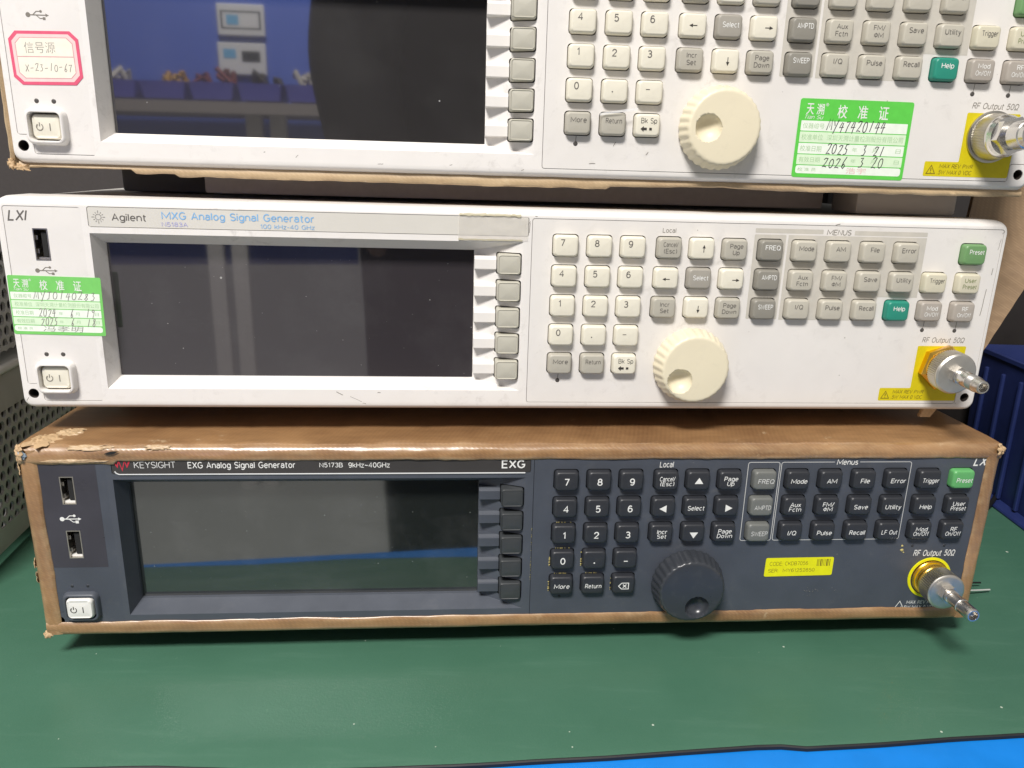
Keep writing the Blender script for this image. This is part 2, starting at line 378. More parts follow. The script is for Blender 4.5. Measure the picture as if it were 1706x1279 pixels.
def E(cx, cy, rx, ry, a0=0, a1=360, n=12):
    return [(cx + rx * cos(radians(a0 + (a1 - a0) * k / n)), cy + ry * sin(radians(a0 + (a1 - a0) * k / n))) for k in range(n + 1)]
G = {
 'A': (5.6, [[(0, 0), (2.8, 7), (5.6, 0)], [(1, 2.3), (4.6, 2.3)]]), 'B': (4.8, [[(0, 3.7), (0, 7), (2.6, 7)] + E(2.6, 5.35, 1.7, 1.65, 90, -90, 6) + [(0, 3.7), (2.8, 3.7)] + E(2.8, 1.85, 1.9, 1.85, 90, -90, 6) + [(0, 0), (0, 3.7)]]),
 'C': (5.4, [E(3, 3.5, 3, 3.5, 48, 312)]), 'D': (5.2, [[(0, 0), (0, 7), (2, 7)] + E(2, 3.5, 3.2, 3.5, 90, -90, 8) + [(0, 0)]]), 'E': (4.3, [[(4.3, 7), (0, 7), (0, 0), (4.3, 0)], [(0, 3.6), (3.9, 3.6)]]),
 'F': (4.1, [[(4.1, 7), (0, 7), (0, 0)], [(0, 3.5), (3.7, 3.5)]]), 'G': (5.7, [E(3, 3.5, 3, 3.5, 48, 330, 14) + [(5.7, 3.2), (3.3, 3.2)]]), 'H': (5.2, [[(0, 0), (0, 7)], [(5.2, 0), (5.2, 7)], [(0, 3.6), (5.2, 3.6)]]),
 'I': (.2, [[(0, 0), (0, 7)]]), 'K': (5, [[(0, 0), (0, 7)], [(5, 7), (0, 2.6)], [(1.6, 4), (5, 0)]]), 'L': (4, [[(0, 7), (0, 0), (4, 0)]]), 'M': (7.6, [[(0, 0), (0, 7), (3.8, 1.6), (7.6, 7), (7.6, 0)]]), 'N': (5.2, [[(0, 0), (0, 7), (5.2, 0), (5.2, 7)]]),
 'O': (6, [E(3, 3.5, 3, 3.5, 90, 450, 18)]), 'P': (4.6, [[(0, 0), (0, 7), (2.5, 7)] + E(2.5, 5.1, 2, 1.9, 90, -90, 8) + [(0, 3.2)]]), 'Q': (6, [E(3, 3.5, 3, 3.5, 90, 450, 18), [(3.6, 1.8), (6, -.3)]]),
 'R': (4.9, [[(0, 0), (0, 7), (2.6, 7)] + E(2.6, 5.25, 1.9, 1.75, 90, -90, 8) + [(0, 3.5)], [(2.6, 3.5), (4.9, 0)]]), 'S': (4.6, [E(2.3, 5.25, 2.2, 1.75, 30, 270, 10) + E(2.3, 1.75, 2.3, 1.75, 90, -150, 10)]),
 'T': (5, [[(0, 7), (5, 7)], [(2.5, 7), (2.5, 0)]]), 'U': (5.2, [[(0, 7)] + E(2.6, 2.6, 2.6, 2.6, 180, 360, 10) + [(5.2, 7)]]), 'V': (5.4, [[(0, 7), (2.7, 0), (5.4, 7)]]), 'W': (8.6, [[(0, 7), (2.1, 0), (4.3, 6), (6.5, 0), (8.6, 7)]]), 'X': (5.2, [[(0, 0), (5.2, 7)], [(0, 7), (5.2, 0)]]),
 'Y': (5.2, [[(0, 7), (2.6, 3.4), (5.2, 7)], [(2.6, 3.4), (2.6, 0)]]), 'a': (4, [[(.3, 4.2)] + E(2, 3.6, 1.8, 1.4, 120, 20, 6) + [(3.8, 3.4), (3.8, 0)], [(3.8, 2.9)] + E(1.8, 1.5, 1.8, 1.5, 80, 330, 10) + [(3.8, 1.5)]]),
 'b': (4.2, [[(0, 7), (0, 0)], E(2.1, 2.5, 2.1, 2.5, 180, 540, 14)]), 'c': (3.8, [E(2.1, 2.5, 2.1, 2.5, 48, 312, 10)]), 'd': (4.2, [[(4.2, 7), (4.2, 0)], E(2.1, 2.5, 2.1, 2.5, 0, 360, 14)]), 'e': (4.2, [[(0, 2.6), (4.2, 2.6)] + E(2.1, 2.5, 2.1, 2.5, 2, 310, 14)]),
 'f': (2.6, [E(2.3, 5.4, 1.4, 1.6, 80, 180, 5) + [(.9, 0)], [(0, 4.9), (2.5, 4.9)]]), 'g': (4.2, [E(2.1, 2.5, 2.1, 2.5, 0, 360, 14), [(4.2, 5)] + E(2.1, -.3, 2.1, 1.7, 0, -150, 8)]), 'h': (4, [[(0, 7), (0, 0)], [(0, 3.1)] + E(2, 3.1, 2, 1.9, 180, 0, 8) + [(4, 0)]]),
 'i': (.2, [[(0, 0), (0, 5)], [(0, 6.3), (0, 7.2)]]), 'k': (3.8, [[(0, 7), (0, 0)], [(3.8, 5), (0, 2)], [(1.4, 3.1), (3.8, 0)]]), 'l': (.2, [[(0, 0), (0, 7)]]), 'm': (6.6, [[(0, 5), (0, 0)], [(0, 3.3)] + E(1.65, 3.3, 1.65, 1.7, 180, 0, 6) + [(3.3, 0)], [(3.3, 3.3)] + E(4.95, 3.3, 1.65, 1.7, 180, 0, 6) + [(6.6, 0)]]),
 'n': (4, [[(0, 5), (0, 0)], [(0, 3.1)] + E(2, 3.1, 2, 1.9, 180, 0, 8) + [(4, 0)]]), 'o': (4.2, [E(2.1, 2.5, 2.1, 2.5, 90, 450, 14)]), 'p': (4.2, [[(0, 5), (0, -2)], E(2.1, 2.5, 2.1, 2.5, 180, 540, 14)]), 'r': (2.6, [[(0, 5), (0, 0)], [(0, 3)] + E(2.2, 3, 2.2, 2, 180, 80, 5)]),
 's': (3.6, [E(1.8, 3.75, 1.7, 1.25, 35, 270, 8) + E(1.8, 1.25, 1.8, 1.25, 90, -145, 8)]), 't': (2.6, [[(.9, 6.5), (.9, 1.2)] + E(2.1, 1.2, 1.2, 1.2, 180, 280, 5), [(0, 4.9), (2.5, 4.9)]]), 'u': (4, [[(0, 5)] + E(2, 2, 2, 2, 180, 360, 8) + [(4, 5)], [(4, 2), (4, 0)]]),
 'v': (4, [[(0, 5), (2, 0), (4, 5)]]), 'w': (6.2, [[(0, 5), (1.5, 0), (3.1, 4.6), (4.7, 0), (6.2, 5)]]), 'x': (4, [[(0, 0), (4, 5)], [(0, 5), (4, 0)]]), 'y': (4, [[(0, 5), (2.1, .2)], [(4, 5), (1.4, -1.9), (.2, -1.9)]]), 'z': (3.7, [[(0, 5), (3.7, 5), (0, 0), (3.7, 0)]]),
 '0': (4.4, [E(2.2, 3.5, 2.2, 3.5, 90, 450, 16)]), '1': (2.4, [[(.2, 5.4), (1.9, 7), (1.9, 0)]]), '2': (4.4, [[(.2, 4.9)] + E(2.2, 5, 2.1, 2, 170, -20, 8) + [(.1, 0), (4.4, 0)]]), '3': (4.4, [E(2.1, 5.3, 1.9, 1.7, 150, -90, 9) + E(2.1, 1.9, 2.2, 1.9, 90, -150, 10)]),
 '4': (4.8, [[(3.5, 0), (3.5, 7), (0, 2.1), (4.8, 2.1)]]), '5': (4.4, [[(4, 7), (.8, 7), (.4, 3.6)] + E(2.1, 2.3, 2.2, 2.3, 125, -150, 12)]), '6': (4.4, [E(2.3, 3.5, 2.2, 3.5, 50, 180, 8) + [(.1, 2.2)], E(2.2, 2.2, 2.1, 2.2, 90, 450, 14)]), '7': (4.3, [[(0, 7), (4.3, 7), (1.5, 0)]]),
 '8': (4.4, [E(2.2, 5.3, 1.8, 1.7, -90, 270, 12), E(2.2, 1.85, 2.2, 1.85, 90, 450, 14)]), '9': (4.4, [E(2.1, 3.5, 2.2, 3.5, 230, 360, 8) + [(4.3, 4.8)], E(2.2, 4.8, 2.1, 2.2, 90, 450, 14)]),
 '/': (3, [[(0, -.4), (3, 7.4)]]), '(': (1.6, [E(3, 3.2, 3, 4.6, 130, 230, 6)]), ')': (1.6, [E(-1.4, 3.2, 3, 4.6, 50, -50, 6)]), '-': (2.6, [[(0, 2.7), (2.6, 2.7)]]), '.': (.3, [[(0, 0), (0, .7)]]), ':': (.3, [[(0, 0), (0, .7)], [(0, 4), (0, 4.7)]]), '~': (4, [[(0, 2.6), (1, 3.5), (2.8, 2.5), (4, 3.3)]]),
 'Ω': (5.8, [[(0, 0), (2, 0), (2, .8)] + E(2.9, 4, 2.8, 3, 235, -55, 14) + [(3.8, .8), (3.8, 0), (5.8, 0)]]), 'Φ': (5.6, [E(2.8, 3.5, 2.8, 2.2, 90, 450, 14), [(2.8, 0), (2.8, 7)]]), ' ': (2.2, []),
}
def ribbon(pts, w):
    """mitred flat ribbon along a polyline"""
    q = [pts[0]]
    for p in pts[1:]:
        if math.hypot(p[0] - q[-1][0], p[1] - q[-1][1]) > 1e-4: q.append(p)
    closed = math.hypot(q[0][0] - q[-1][0], q[0][1] - q[-1][1]) < 1e-4 and len(q) > 3
    if closed: q = q[:-1]
    n = len(q); v = []
    for i in range(n):
        a = Vector(q[i]) - Vector(q[i - 1]) if (i > 0 or closed) else None; b = Vector(q[(i + 1) % n]) - Vector(q[i]) if (i < n - 1 or closed) else None
        a = (a or b).normalized(); b = (b or a).normalized()
        m = Vector((-a.y - b.y, a.x + b.x)); m = m.normalized() if m.length > 1e-4 else Vector((-a.y, a.x))
        k = min(1.6, 1 / max(.3, m.dot(Vector((-a.y, a.x)))))
        v += [(q[i][0] + m.x * w * .5 * k, q[i][1] + m.y * w * .5 * k), (q[i][0] - m.x * w * .5 * k, q[i][1] - m.y * w * .5 * k)]
    f = [(2 * i, 2 * i + 1, 2 * ((i + 1) % n) + 1, 2 * ((i + 1) % n)) for i in range(n if closed else n - 1)]
    return v, f
def stroke_glyphs(s, bold, shear):
    wt = .62 + bold * 19; x = 0; V = []; F = []; L = 0
    for ch in s:
        wd, lines = G[ch]
        for ln in lines:
            v, f = ribbon(ln, wt); b = len(V); L += 1
            V += [((x + p[0] + shear * p[1]) * 0.73 / 7, p[1] * 0.73 / 7, L) for p in v]; F += [tuple(i + b for i in q) for q in f]
        x += wd + 1.0 + wt * .75
    return V, F

_tc = bpy.data.curves.new('text_tmp', 'FONT'); _to = bpy.data.objects.new('text_tmp', _tc); _cache = {}
def glyphs(s, bold=0.0, shear=0.0):
    k = (s, bold, shear)
    if k not in _cache:
        _tc.body = s; _tc.offset = bold; _tc.shear = shear; _tc.resolution_u = 3; _tc.size = 1.0
        me = bpy.data.meshes.new_from_object(_to)
        v = [(p.co.x, p.co.y) for p in me.vertices]; f = [tuple(p.vertices) for p in me.polygons]
        bpy.data.meshes.remove(me); _cache[k] = (v, f)
    return _cache[k]
CAPH = 0.73
def put_text(mb, s, x0, z0, x1=None, z1=None, cap=None, align='L', bold=0.012, shear=0.0, y=-0.05, maxw=None, ysurf=None, xs=1.0):
    if all(c in G for c in s): v, f = stroke_glyphs(s, bold, shear)
    else:
        v, f = glyphs(s, min(bold, .008), shear); v = [(p[0], p[1], 0) for p in v]
    if not v: return
    ax, bx = min(p[0] for p in v), max(p[0] for p in v); az, bz = min(p[1] for p in v), max(p[1] for p in v)
    if z1 is not None:
        sx = (x1 - x0) / (bx - ax); sz = (z1 - z0) / (bz - az); ox = x0 - ax * sx; oz = z0 - az * sz
    else:
        sz = cap / CAPH; sx = sz * xs
        if x1 is not None: sx = (x1 - x0) / (bx - ax)
        w = (bx - ax) * sx
        if maxw and w > maxw: sx *= maxw / w; w = maxw
        oz = z0; ox = {'L': x0, 'C': x0 - w / 2, 'R': x0 - w}[align] - ax * sx
    vs = []
    for p in v:
        x, z = ox + p[0] * sx, oz + p[1] * sz
        vs.append((x, (ysurf(x, z) if ysurf else y) - .0025 * (p[2] % 4), z))
    mb.add(vs, [q[::-1] if False else q for q in f])
PEN = {
 '0': [[(.5, 1), (.2, .85), (.08, .5), (.2, .12), (.5, 0), (.8, .15), (.9, .5), (.78, .88), (.5, 1)]],
 '1': [[(.62, 1.05), (.4, 0)]],
 '2': [[(.1, .82), (.4, 1), (.85, .95), (.62, .5), (.12, .03), (.5, .1), (.95, .02)]],
 '3': [[(.2, .95), (.7, 1), (.5, .62), (.82, .42), (.6, .05), (.1, .02)]],
 '4': [[(.45, 1), (.1, .42), (.95, .5)], [(.72, .95), (.55, -.12)]],
 '5': [[(.95, 1.02), (.4, .95), (.3, .6), (.75, .5), (.7, .1), (.1, 0)]],
 '6': [[(.8, 1.15), (.35, .6), (.2, .15), (.5, 0), (.8, .22), (.55, .45), (.25, .25)]],
 '7': [[(.1, .95), (.85, 1), (.55, .5), (.4, -.1)]],
 '8': [[(.75, .95), (.35, .9), (.45, .6), (.8, .25), (.5, 0), (.2, .2), (.6, .6), (.8, .95)]],
 '9': [[(.85, .8), (.5, 1), (.25, .75), (.55, .6), (.85, .85), (.55, -.15)]],
 'M': [[(0, 0), (.25, 1), (.5, .2), (.8, 1), (.98, 0)]],
 'Y': [[(.05, 1), (.4, .5)], [(.95, 1.1), (.35, -.3)]],
 'X': [[(.1, 1), (.9, 0)], [(.9, 1), (.1, 0)]],
 '-': [[(.1, .5), (.9, .55)]], ' ': [],
 'J': [[(.1, 1), (.95, 1.05)], [(.55, 1.05), (.5, .1), (.1, 0)]],
 '>': [[(.1, .9), (.75, .5), (.05, 0)]],
}
def pen(mb, s, x0, z0, x1, h, w=0.28, y=-0.12, slant=0.18, seed=1):
    rnd = random.Random(seed); n = len(s); st = (x1 - x0) / n
    for i, ch in enumerate(s):
        jx, jz, sc = rnd.uniform(-.05, .05) * st, rnd.uniform(-.08, .08) * h, rnd.uniform(.88, 1.1)
        for line in PEN[ch]:
            mb.stroke([(x0 + i * st + jx + (px * .82 + slant * pz * h / st) * st * .95, z0 + jz + pz * h * sc) for px, pz in line], w, y)

def tag(o, label=None, cat=None, group=None, kind=None):
    for k, v in (('label', label), ('category', cat), ('group', group), ('kind', kind)):
        if v: o[k] = v
    return o
def empty(name, loc, rot=(0, 0, 0)):
    o = bpy.data.objects.new(name, None); o.empty_display_size = 0.02; COL.objects.link(o)
    o.location = loc; o.rotation_euler = rot; return o
def lathe(prof, n=40, flute=0, famp=0.0, tri=False):
    """profile [(d, r, fluted)] about the -y axis; returns loops"""
    loops = []
    for q in prof:
        d, r = q[0], q[1]; fl = q[2] if len(q) > 2 else 0
        lp = []
        for k in range(n):
            a = 2 * pi * k / n; rr_ = r
            if fl and flute: rr_ = r - famp * (0.5 - 0.5 * cos(flute * a)) if not tri else r - famp * (k % 2)
            lp.append((rr_ * cos(a), -d, rr_ * sin(a)))
        loops.append(lp)
    return loops

# ------------------------------------------------------------------ setting: bench, mat, backdrop
def structure(o): o['kind'] = 'structure'; return o
EDGE = [(-900, 222.0), (-420, 226.0), (-187, 233.5), (-131, 237.0), (-80, 236.2), (-20, 240.6), (37, 246.4), (80, 251.7), (106, 254.8), (112, 254.5), (118, 253.5), (160, 258.3), (210, 264.0), (420, 279.6), (900, 293.7)]
def edge_y(x):
    for (a, ya), (b, yb) in zip(EDGE, EDGE[1:]):
        if a <= x <= b: return ya + (yb - ya) * (x - a) / (b - a) + 0.5 * mnoise.noise(Vector((x * .03, 0, 3)))
    return 240
def mat_z(x, y): return 0.35 * mnoise.noise(Vector((x * .006, y * .012, 0)))
xs_ = [-900 + 1800 * i / 180 for i in range(181)]
mt = empty('table_mat', (0, 0.24, 0)); structure(mt)
tm = MB()
prev = None
ys_ = [0, .006, .02, .05, .1, .16, .24, .34, .46, .6, .8, 1.0]
def top_fn(i, j):
    x = xs_[round(i * 180)]; t = ys_[round(j * 11)]; e = edge_y(x); y = e + (980 - e) * t
    roll = -0.35 * max(0, 1 - (y - e) / 4.0) ** 2
    return (x, y - 240, mat_z(x, y) + roll)
tm.grid(180, 11, top_fn)
tm.build('top_layer', 'mat_green', mt, 60)
bk = MB()
def back_fn(i, j):
    x = xs_[round(i * 180)]; e = edge_y(x); k = round(j * 4)
    top = mat_z(x, e) - 0.36
    return [(x, e + 3 - 240, top - .02), (x, e - .35 - 240, top - .02), (x, e - .8 - 240, top - .5), (x, e - .8 - 240, -2.2), (x, e + 500 - 240, -2.25)][k]
bk.grid(180, 4, back_fn)
bk.build('backing', 'backing_black', mt, 40)
tb = MB()
tb.loft([[(x, y, z) for y, z in ((980, -2.4), (228, -2.4), (225.5, -3.0), (223.4, -5), (222.6, -9), (222.6, -30), (228, -34), (980, -34))] for x in (-900, 900)], True, True)
structure(tb.build('table', 'table_blue', None, 40))
structure(MB().box(-2500, 2500, -2600, 2500, -770, -750).build('floor', 'floor_grey'))
structure(MB().box(-1500, 1500, 985, 1010, -750, 1200).build('back_wall', 'wall_dark'))

# ------------------------------------------------------------------ the signal generators
KX = {}
KEYS = {'7': (15.3, 29.5), '8': (29.8, 29.5), '9': (44.2, 29.5), 'esc': (59.9, 29.5), 'up': (74.2, 29.5), 'pu': (88.7, 29.4), 'freq': (104.6, 29.4), 'mode': (119.8, 29.4), 'am': (135.2, 29.4), 'file': (150.7, 29.4), 'err': (166.2, 29.4), 'preset': (197.4, 29.4),
 '4': (15.2, 16.6), '5': (29.7, 16.6), '6': (44.1, 16.6), 'lt': (59.5, 16.6), 'sel': (74.0, 16.7), 'rt': (88.5, 16.7), 'amp': (104.5, 16.6), 'aux': (119.8, 16.6), 'fm': (135.2, 16.6), 'save': (150.7, 16.6), 'util': (166.0, 16.5), 'trig': (181.4, 16.5), 'upre': (197.2, 16.5),
 '1': (15.1, 3.8), '2': (29.6, 3.8), '3': (44.0, 3.8), 'inc': (59.4, 3.8), 'dn': (74.1, 3.9), 'pd': (88.4, 3.8), 'swp': (104.4, 3.7), 'iq': (119.8, 3.9), 'pulse': (135.2, 3.8), 'rec': (150.8, 3.8), 'help': (166.2, 3.8), 'mod': (181.6, 3.8), 'rf': (197.1, 3.7),
 '0': (15.0, -9.0), '.': (29.5, -9.0), '-': (43.9, -9.0), 'more': (15.0, -21.8), 'ret': (29.5, -21.8), 'bk': (43.8, -21.8)}
LEG = {'esc': ('Cancel/', '(Esc)'), 'pu': ('Page', 'Up'), 'pd': ('Page', 'Down'), 'inc': ('Incr', 'Set'), 'sel': ('Select',), 'freq': ('FREQ',), 'amp': ('AMPTD',), 'swp': ('SWEEP',),
 'mode': ('Mode',), 'am': ('AM',), 'file': ('File',), 'err': ('Error',), 'preset': ('Preset',), 'aux': ('Aux', 'Fctn'), 'fm': ('FM/', 'ΦM'), 'save': ('Save',), 'util': ('Utility',), 'trig': ('Trigger',), 'upre': ('User', 'Preset'),
 'iq': ('I/Q',), 'pulse': ('Pulse',), 'rec': ('Recall',), 'help': ('Help',), 'mod': ('Mod', 'On/Off'), 'rf': ('RF', 'On/Off'), 'more': ('More',), 'ret': ('Return',)}
WHITE_MAT = {'esc': 'grey_key', 'pu': 'grey_key', 'pd': 'grey_key', 'inc': 'grey_key', 'more': 'grey_key', 'ret': 'grey_key', 'sel': 'select_key', 'freq': 'dark_key', 'amp': 'dark_key', 'swp': 'dark_key',
 'preset': 'green_key', 'help': 'teal_key', 'mod': 'taupe_key', 'rf': 'taupe_key', 'trig': 'trigger_key', 'upre': 'trigger_key'}
for k in ('mode', 'am', 'file', 'err', 'aux', 'fm', 'save', 'util', 'iq', 'pulse', 'rec'): WHITE_MAT[k] = 'beige_key'
HW, HH = 5.3, 4.55
ZB = 56.5                      # panel centre above the underside of the feet

def key_surf(ht, hw, hh, curv): return lambda x, z: -(ht - curv * (z / hh) ** 2 - curv * .35 * (x / hw) ** 2)
def key_mesh(name, hw, hh, ht, base, r, curv, chamfer, mat):
    mb = MB(); sf = key_surf(ht, hw, hh, curv); loops = []
    for dep, ins in ((base, 0), (-(ht - chamfer * 1.5), .12), (-(ht - chamfer * .75), .12 + chamfer * .25), (-(ht - chamfer * .25), .12 + chamfer * .65)):
        loops.append([(x, dep, z) for x, z in rr(0, 0, hw - ins, hh - ins, r, 4)])
    for k in (1.0, .8, .5, .2):
        loops.append([(x, sf(x, z), z) for x, z in rr(0, 0, (hw - .12 - chamfer) * k, (hh - .12 - chamfer) * k, max(r - chamfer, .3) * k, 4)])
    mb.loft(loops, False, True)
    me = mb.mesh(name, 50); me.materials.append(MATS[mat]); return me
def arrow(mb, dx, dz, cx, cz, L, y, thick=.32, head=1.0):
    """thin line arrow with a solid head"""
    a = Vector((dx, dz)); n = Vector((-dz, dx)); c = Vector((cx, cz)); tip = c + a * L / 2; tail = c - a * L / 2
    mb.stroke([tuple(tail), tuple(tip - a * head * .8)], thick, y)
    mb.poly([tuple(tip), tuple(tip - a * head * 1.3 + n * head * .62), tuple(tip - a * head * 1.3 - n * head * .62)], y)

CPANEL = [(0.9, -40.2), (203.3, -40.2), (203.3, -32.9), (211.0, -32.9), (211.0, 40.5), (0.9, 40.5)]
LPANEL = [(-204.2, -40.2), (-180.3, -40.2), (-180.3, 40.5), (-210.0, 40.5), (-210.0, -32.8), (-204.2, -32.8)]
DISP = (-177.8, -2.5, -34.7, 30.4)
SCRN = (-175.2, -23.0, -31.0, 26.0)
SOFTZ = [21.1 - 11.57 * i for i in range(5)]
SLOPE = lambda x, z: (DISP[1] - x) / (DISP[1] - SCRN[1]) * 8.0
KNOB = (73.9, -22.0)
CONN = (192.2, -22.0)
PWR = (-197.5, -29.6)

def generator(style, pose, screen, name, label, group, knob_dimple, soft=None):
    white = style == 'white'
    (tx, ty, tz), yaw, ru = pose
    rot = (0, -ru, yaw)
    Rm = Matrix.Rotation(yaw, 3, 'Z') @ Matrix.Rotation(-ru, 3, 'Y')
    base = Vector((tx, ty, tz + DESK)) + Rm @ Vector((0, 0, -ZB))
    root = empty(name, base * S, rot)
    tag(root, label, 'signal generator', group)
    off = (0, 0, ZB)                          # children are written in panel coordinates
    def B(mb, nm, mat, par=root, sm=None, o=off):
        return mb.build(nm, mat, par, sm, o if par is root else None)
    fm = 'white' if white else 'navy'; pm = 'white_panel' if white else 'navy_panel'
    # front frame
    mb = MB()
    outl = lambda hw, hh, r: rr(0, 0, hw, hh, r, 5)
    brand = rr4(-177.9, -0.4, 32.8, 40.9, .9)
    holes = [[(DISP[0], DISP[2]), (DISP[1], DISP[2]), (DISP[1], DISP[3]), (DISP[0], DISP[3])], brand, fillet(CPANEL, 1.2), fillet(LPANEL, 1.2), circ(-208.2, -37.0, 2.15), circ(207.7, -37.1, 2.15)]
    o0 = outl(211.7, 41.5, 3.0)
    fill(mb, o0, holes, lambda x, z: 0)
    mb.loft([[(x, y, z) for x, z in outl(hw, hh, r)] for hw, hh, r, y in ((211.7, 41.5, 3, 0), (212.4, 42.2, 3.4, .25), (212.9, 43.0, 3.6, 1.2), (213.2, 43.8, 3.7, 3.2), (213.4, 44.2, 3.8, 6), (213.4, 44.2, 3.8, 22))])
    for h in holes[1:4]: walls(mb, h, 0, 2.0)
    for c in holes[4:]: walls(mb, c, 0, .5)
    # sloping display surround
    mb.add([(DISP[0], 0, DISP[2]), (DISP[1], 0, DISP[2]), (SCRN[1], 8, SCRN[2]), (SCRN[0], 8, SCRN[2])], [(0, 1, 2, 3)])
    mb.add([(DISP[0], 0, DISP[3]), (DISP[1], 0, DISP[3]), (SCRN[1], 8, SCRN[3]), (SCRN[0], 8, SCRN[3])], [(3, 2, 1, 0)])
    mb.add([(DISP[0], 0, DISP[2]), (DISP[0], 0, DISP[3]), (SCRN[0], 8, SCRN[3]), (SCRN[0], 8, SCRN[2])], [(3, 2, 1, 0)])
    sh = [rr(-8.35, z, 5.35, 4.75, 1.0, 3) for z in SOFTZ]
    fill(mb, [(SCRN[1], SCRN[2]), (DISP[1], DISP[2]), (DISP[1], DISP[3]), (SCRN[1], SCRN[3])], sh, SLOPE)
    for h in sh: walls(mb, h, SLOPE, 9.0)
    mb.loft([[(p[0], y, p[1]) for p in rr4(*SCRN, .6)] for y in (7.9, 12.0)])
    fr = B(mb, 'front_frame', fm, sm=35)
    # screw holes, the shade of the recess put into the wall colour
    for cx, cz in ((-208.2, -37.0), (207.7, -37.1)):
        B(MB().loft([[(p[0], y, p[1]) for p in circ(cx, cz, 2.15)] for y in (.5, 6)], False, True), 'screw_hole', 'screw_shade')
    B(MB().box(-211, 211, 12.5, 13, -41, 41), 'inner_shield', 'dark_void')
    # display
    sc = MB(); sc.box(SCRN[0] - 1, SCRN[1] + 1, 8.6 if white else 9.6, 11, SCRN[2] - 1, SCRN[3] + 1)
    B(sc, 'screen', screen)
    # brand plate
    mb = MB(); bi = offset_poly(brand, .22)
    fill(mb, bi, [], lambda x, z: .12); walls(mb, bi, .12, 2)
    bp_ = B(mb, 'brand_plate', 'brand_grey' if white else 'brand_black')
    # label ridges and soft keys
    rid = MB(); prof = [(-2.9, 8.6), (-2.9, 3.9), (-2.5, 3.3), (1.5, 3.3), (2.1, 3.6), (2.9, 4.7), (3.0, 8.6)]
    rid.loft([[(x, y, z) for z, y in prof] for x in (-4.72, 4.6)], True, True)
    rme = rid.mesh('label_ridge', 25); rme.materials.append(MATS[fm])
    kme = key_mesh('soft_key', 5.0, 4.35, 1.6, 6.5, 1.0, .5, .7, 'soft_key' if white else 'navy_soft_key')
    for z in SOFTZ:
        o = bpy.data.objects.new('label_ridge', rme); link(o, root); o.location = (-18.2 * S, 0, (z + ZB) * S)
        o = bpy.data.objects.new('soft_key', kme); link(o, root); o.location = (-8.35 * S, 0, (z + ZB) * S)
    # control panel plate with a hole for every key
    keys = dict(KEYS)
    if not white:
        keys['trig'] = (181.5, 29.4); keys['help'] = (181.4, 16.5); keys['lf'] = (166.2, 3.8)
    mb = MB(); cp = offset_poly(fillet(CPANEL, 1.2), .22)
    kh = [rr(x, z, HW + .34, HH + .34, 1.6, 3) for x, z in keys.values()]
    fill(mb, cp, kh, lambda x, z: .1)
    walls(mb, cp, .1, 2)
    for h in kh: walls(mb, h, .1, 2.2)
    cpo = B(mb, 'control_panel', pm)
    # left panel plate
    mb = MB(); lp = [(-180.3 if p[0] > -181.5 else p[0], p[1]) for p in offset_poly(fillet(LPANEL, 1.2), .22)]
    usb = [rr4(-199.6, -193.8, 19.1, 31.9, .3, 2)] + ([] if white else [rr4(-200.0, -194.0, -6.3, 7.0, .3, 2)])
    if name != 'signal_generator' or white is False or True: pass
    ph = rr(PWR[0], PWR[1], 6.6, 5.6, 2.0, 4)
    fill(mb, lp, usb + [ph], lambda x, z: .02)
    walls(mb, lp, .02, 2)
    for h in usb: walls(mb, h, .1, 1.0)
    walls(mb, ph, .1, 8)
    lpo = B(mb, 'left_panel', pm)
    if not white:
        B(MB().poly(rr4(-207.5, -184.3, -10.7, 39.8, .3, 2)[::1], -.02), 'overlay', 'usb_overlay', lpo) if False else None
    # usb ports
    for h in usb:
        x0, x1 = min(p[0] for p in h), max(p[0] for p in h); z0, z1 = min(p[1] for p in h), max(p[1] for p in h)
        mb = MB(); inn = [(x0 + .45, z0 + .45), (x1 - .45, z0 + .45), (x1 - .45, z1 - .45), (x0 + .45, z1 - .45)]
        out = [(x0 + .04, z0 + .04), (x1 - .04, z0 + .04), (x1 - .04, z1 - .04), (x0 + .04, z1 - .04)]
        mb.loft([[(p[0], y, p[1]) for p in q] for q, y in ((out, 1.0), (out, -.12), (inn, -.12), (inn, 9.5))]).poly(inn, 9.4)
        po = B(mb, 'usb_port', 'usb_metal')
        t = MB(); t.box(x0 + 2.6, x1 - 1.3, 1.2, 9.2, z0 + 1.6, z1 - 1.6)
        t.build('tongue', 'dark_void', po)
        t = MB(); t.box(x0 + .5, x1 - .5, .9, 6, z0 + .5, z0 + 1.25)
        t.build('contact_strip', 'white_button' if not white else 'usb_metal', po)
        t = MB()
        for zz in (z0 + 3.6, z1 - 3.8): t.box(x0 + .5, x0 + 1.15, 1.0, 4.4, zz - .9, zz + .9)
        t.build('spring', 'usb_metal', po)
    # power switch
    ho = MB()
    rim = 3.4 if white else 2.2
    loops = [[(x, y, z) for x, z in rr(PWR[0], PWR[1], hw, hh, r, 5)] for hw, hh, r, y in ((7.9, 7.1, 3.0, .1), (7.5, 6.7, 2.8, -rim + .9), (7.1, 6.3, 2.5, -rim + .2), (6.8, 6.0, 2.3, -rim), (6.3, 5.5, 2.0, -rim + .1), (6.1, 5.3, 1.9, -rim + .9), (6.1, 5.3, 1.9, 8))]
    ho.loft(loops)
    hs = B(ho, 'switch_housing', fm, sm=50)
    bt_ht = 2.0 if white else 3.4
    me = key_mesh('power_button', 5.7, 4.85, bt_ht, 7, 1.7, .45, .8, 'ivory_key' if white else 'white_button')
    pb = bpy.data.objects.new('power_button', me); link(pb, root); pb.location = (PWR[0] * S, 0, (PWR[1] + ZB) * S)
    sy = MB(); yy = -bt_ht - .05
    sy.stroke([(-2.4 + 1.25 * cos(radians(a)), -.15 + 1.25 * sin(radians(a))) for a in range(125, 416, 18)], .33, yy)
